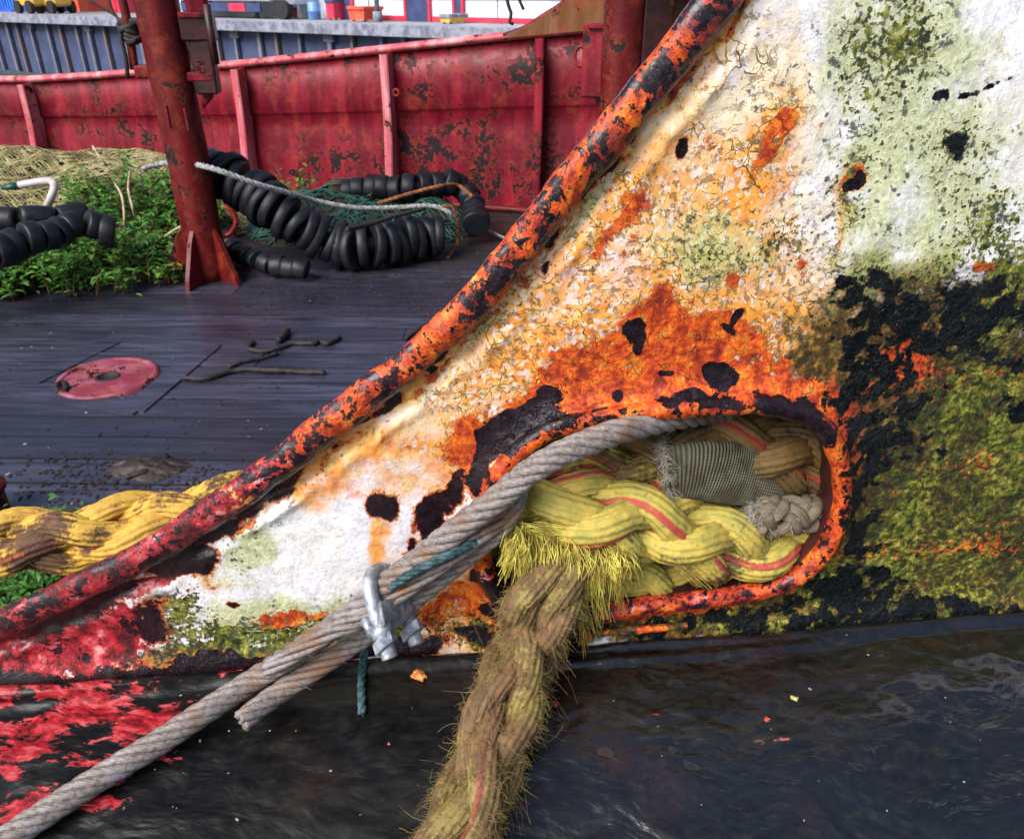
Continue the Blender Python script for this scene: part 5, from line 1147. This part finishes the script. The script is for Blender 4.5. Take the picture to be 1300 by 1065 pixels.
def shed():
    c0_, c1_ = Q(500, 27.0), Q(900, 36); p = Q(470, 27); root = empty('quay_building', 'long white warehouse with red-edged doors across the dock', 'building')
    dd = 1.5; H = 9
    xs = lambda px, py=27.5: float((D(px, py+(px-520)*.0275, QZ)-qa)@qd)
    base = qa-qn*3.0
    # front wall face runs parallel with the quay edge, 3 m behind it
    def A(px):
        r = ray(px, 0); r = r*[1, 1, 0]; # solve base + qd*a on vertical plane of this pixel column (at quay height)
        lo, hi = -60, 80
        for _ in range(50):
            m_ = (lo+hi)/2
            if proj(base+qd*m_+[0, 0, 0])[0] < px: lo = m_
            else: hi = m_
        return lo
    a0, a1 = A(175), A(1050)
    b = MB(); b.box(base+qd*(a0+a1)/2-qn*6+[0, 0, H/2], ((a1-a0)/2, 6, H/2), QR, .02); b.build('cladding', M['wh'], root, False)
    b = MB(); b.box(base+qd*(a0+a1)/2-qn*6+[0, 0, H+.3], ((a1-a0)/2+.3, 6.3, .3), QR, .05); b.build('roof', M['dk'], root, False)
    b = MB(); l = A(480); b.box(base+qd*(l+a1)/2+qn*.03+[0, 0, .1], ((a1-l)/2, .02, .08), QR); b.build('red_skirting', M['rd'], root, False)
    b = MB(); b.box(base+qd*(l+a1)/2+qn*.03+[0, 0, .80], ((a1-l)/2, .02, .055), QR); b.build('blue_stripe', M['dk'], root, False)
    for x0, x1, red in ((519, 546, 1), (438, 449, 1), (580, 588, 0), (880, 900, 1)):
        u0, u1 = A(x0), A(x1); b = MB(); b.box(base+qd*(u0+u1)/2+qn*.05+[0, 0, 1.6], ((u1-u0)/2, .05, 1.6), QR, .01); d_ = b.build('door', M['dk'], root, False)
        b = MB()
        for e in (u0-.06, u1+.06): b.box(base+qd*e+qn*.07+[0, 0, 1.65], (.06, .06, 1.65), QR, .01)
        b.box(base+qd*(u0+u1)/2+qn*.07+[0, 0, 3.3], ((u1-u0)/2, .06, .07), QR, .01)
        b.build('door_frame', M['rd'], d_, False)
    b = MB(); u0, u1 = A(668), A(681); b.box(base+qd*(u0+u1)/2+qn*.06+[0, 0, 1.85], ((u1-u0)/2, .04, .62), QR, .12); s_ = b.build('red_sign', M['rd'], root, False)
    for px_ in (350, 470, 632, 740):
        b = MB(); b.box(base+qd*A(px_)+qn*.02+[0, 0, H/2], (.02, .015, H/2-.1), QR); b.build('cladding_joint', M['conc'], root, False)
    rebase(root, base+qd*a0)
shed()
def bin_(px, py, w, h, mat, name, label, cat, lid=None):
    c = Q(px, py); root = empty(name, label, cat); b = MB(); Vx = []
    for z, k in ((0.05, .86), (h, 1.0)):
        for sx, sy in ((-1, -1), (1, -1), (1, 1), (-1, 1)): Vx.append(at(c, sx*w*k, (sy*.5+.55)*k, z))
    b.add(Vx, [np.array([[0, 1, 2, 3], [4, 5, 6, 7], [0, 1, 5, 4], [1, 2, 6, 5], [2, 3, 7, 6], [3, 0, 4, 7]])]); b.build('body', mat, root, False)
    b = MB(); b.box(at(c, 0, .55, h+.05), (w*1.06, .56, .06), QR, .02); b.build('lid', lid or mat, root, False)
    b = MB()
    for sx in (-.7, .7): b.tube(np.array([at(c, sx*w-.03, .2, .06), at(c, sx*w+.03, .2, .06)]), .06, 10)
    b.build('castors', M['ty'], root, False); rebase(root, c)
bin_(419, 26, .22, .62, M['rd'], 'wheeled_bin', 'dark red wheeled bin beside the light blue barrel on the quay', 'bin', M['dk'])
bin_(452, 28, .42, .40, M['or'], 'skip_bin', 'low orange-red skip in front of the white warehouse', 'skip', M['or'])
bin_(358, 24.5, .12, .30, M['rd'], 'small_bin', 'small red and grey bin standing alone on the quay', 'bin', M['dk'])
bin_(564, 31, .22, .2, M['ye'], 'crate', 'pale yellow crate at foot of the warehouse', 'crate', M['conc'])
c = Q(400, 25.5); root = empty('barrel', 'light blue barrel on the quay left of the dark red bin', 'barrel')
V, fs = tube_vf(np.array([c+[0, 0, z] for z in (0, .03, .28, .3, .32, .6, .63)]), np.array([.22, .25, .25, .27, .25, .25, .22]), 20); mesh('drum', V, fs, M['lb'], root)
V, fs = tube_vf(np.array([c+[0, 0, z] for z in (.632, .66)]), .2, 20); mesh('lid', V, fs, M['lb'], root); rebase(root, c)
def lamp(px, py, label, r=.09):
    c = Q(px, py); root = empty('lamp_post', label, 'lamp post', 'slim posts on the quay edge'); b = MB(); b.tube(np.array([c, c+[0, 0, .35]]), r*1.9, 12); b.build('base', M['conc'], root)
    b = MB(); b.tube(np.array([c+[0, 0, .35], c+[0, 0, 7]]), [r, r*.6], 12); b.build('pole', M['conc'], root)
    b = MB(); b.box(c+[0, 0, 7.05]+qn*.4, (.14, .5, .06), QR, .02); b.build('lamp_head', M['conc'], root, False); rebase(root, c)
lamp(325, 23.5, 'slim grey post on the quay right of the white lorry'); lamp(480, 28.5, 'slim grey-blue post on the quay beside the orange-red skip')
# ================================================================== CAMERA, LIGHT, WORLD
cd = bpy.data.cameras.new('camera'); cam = bpy.data.objects.new('camera', cd); COL.objects.link(cam)
cam.location = (0, 0, CH); cam.rotation_euler = (R(90)-PITCH, 0, 0); cd.sensor_width = 36; cd.sensor_fit = 'HORIZONTAL'; cd.lens = 36*F/1300
cd.clip_start = .02; cd.clip_end = 2000; cd.dof.use_dof = True; cd.dof.focus_distance = .85; cd.dof.aperture_fstop = 18
scene.camera = cam
w = bpy.data.worlds.new('World'); scene.world = w; w.use_nodes = True; t = w.node_tree; bg = t.nodes['Background']
sky = t.nodes.new('ShaderNodeTexSky'); sky.sky_type = 'NISHITA'; sky.sun_disc = False
EL, AZ = R(43), R(-138)      # sun high, behind the viewer's left shoulder
sky.sun_elevation = EL; sky.sun_rotation = AZ; sky.air_density = 1.0; sky.dust_density = 2.5; sky.ozone_density = 2.0
t.links.new(sky.outputs[0], bg.inputs[0]); bg.inputs[1].default_value = .078
sl = bpy.data.lights.new('sun', 'SUN'); sl.energy = 2.9; sl.angle = R(40); sl.color = (1, .97, .93); so_ = bpy.data.objects.new('sun', sl); COL.objects.link(so_)
from mathutils import Vector
dv = Vector((math.sin(AZ)*math.cos(EL), math.cos(AZ)*math.cos(EL), math.sin(EL))); so_.rotation_euler = dv.to_track_quat('Z', 'Y').to_euler()
scene.view_settings.view_transform = 'Standard'; scene.view_settings.look = 'None'; scene.view_settings.gamma = 1; scene.view_settings.exposure = .85
scene.render.engine = 'CYCLES'; scene.cycles.max_bounces = 6; scene.cycles.use_denoising = True
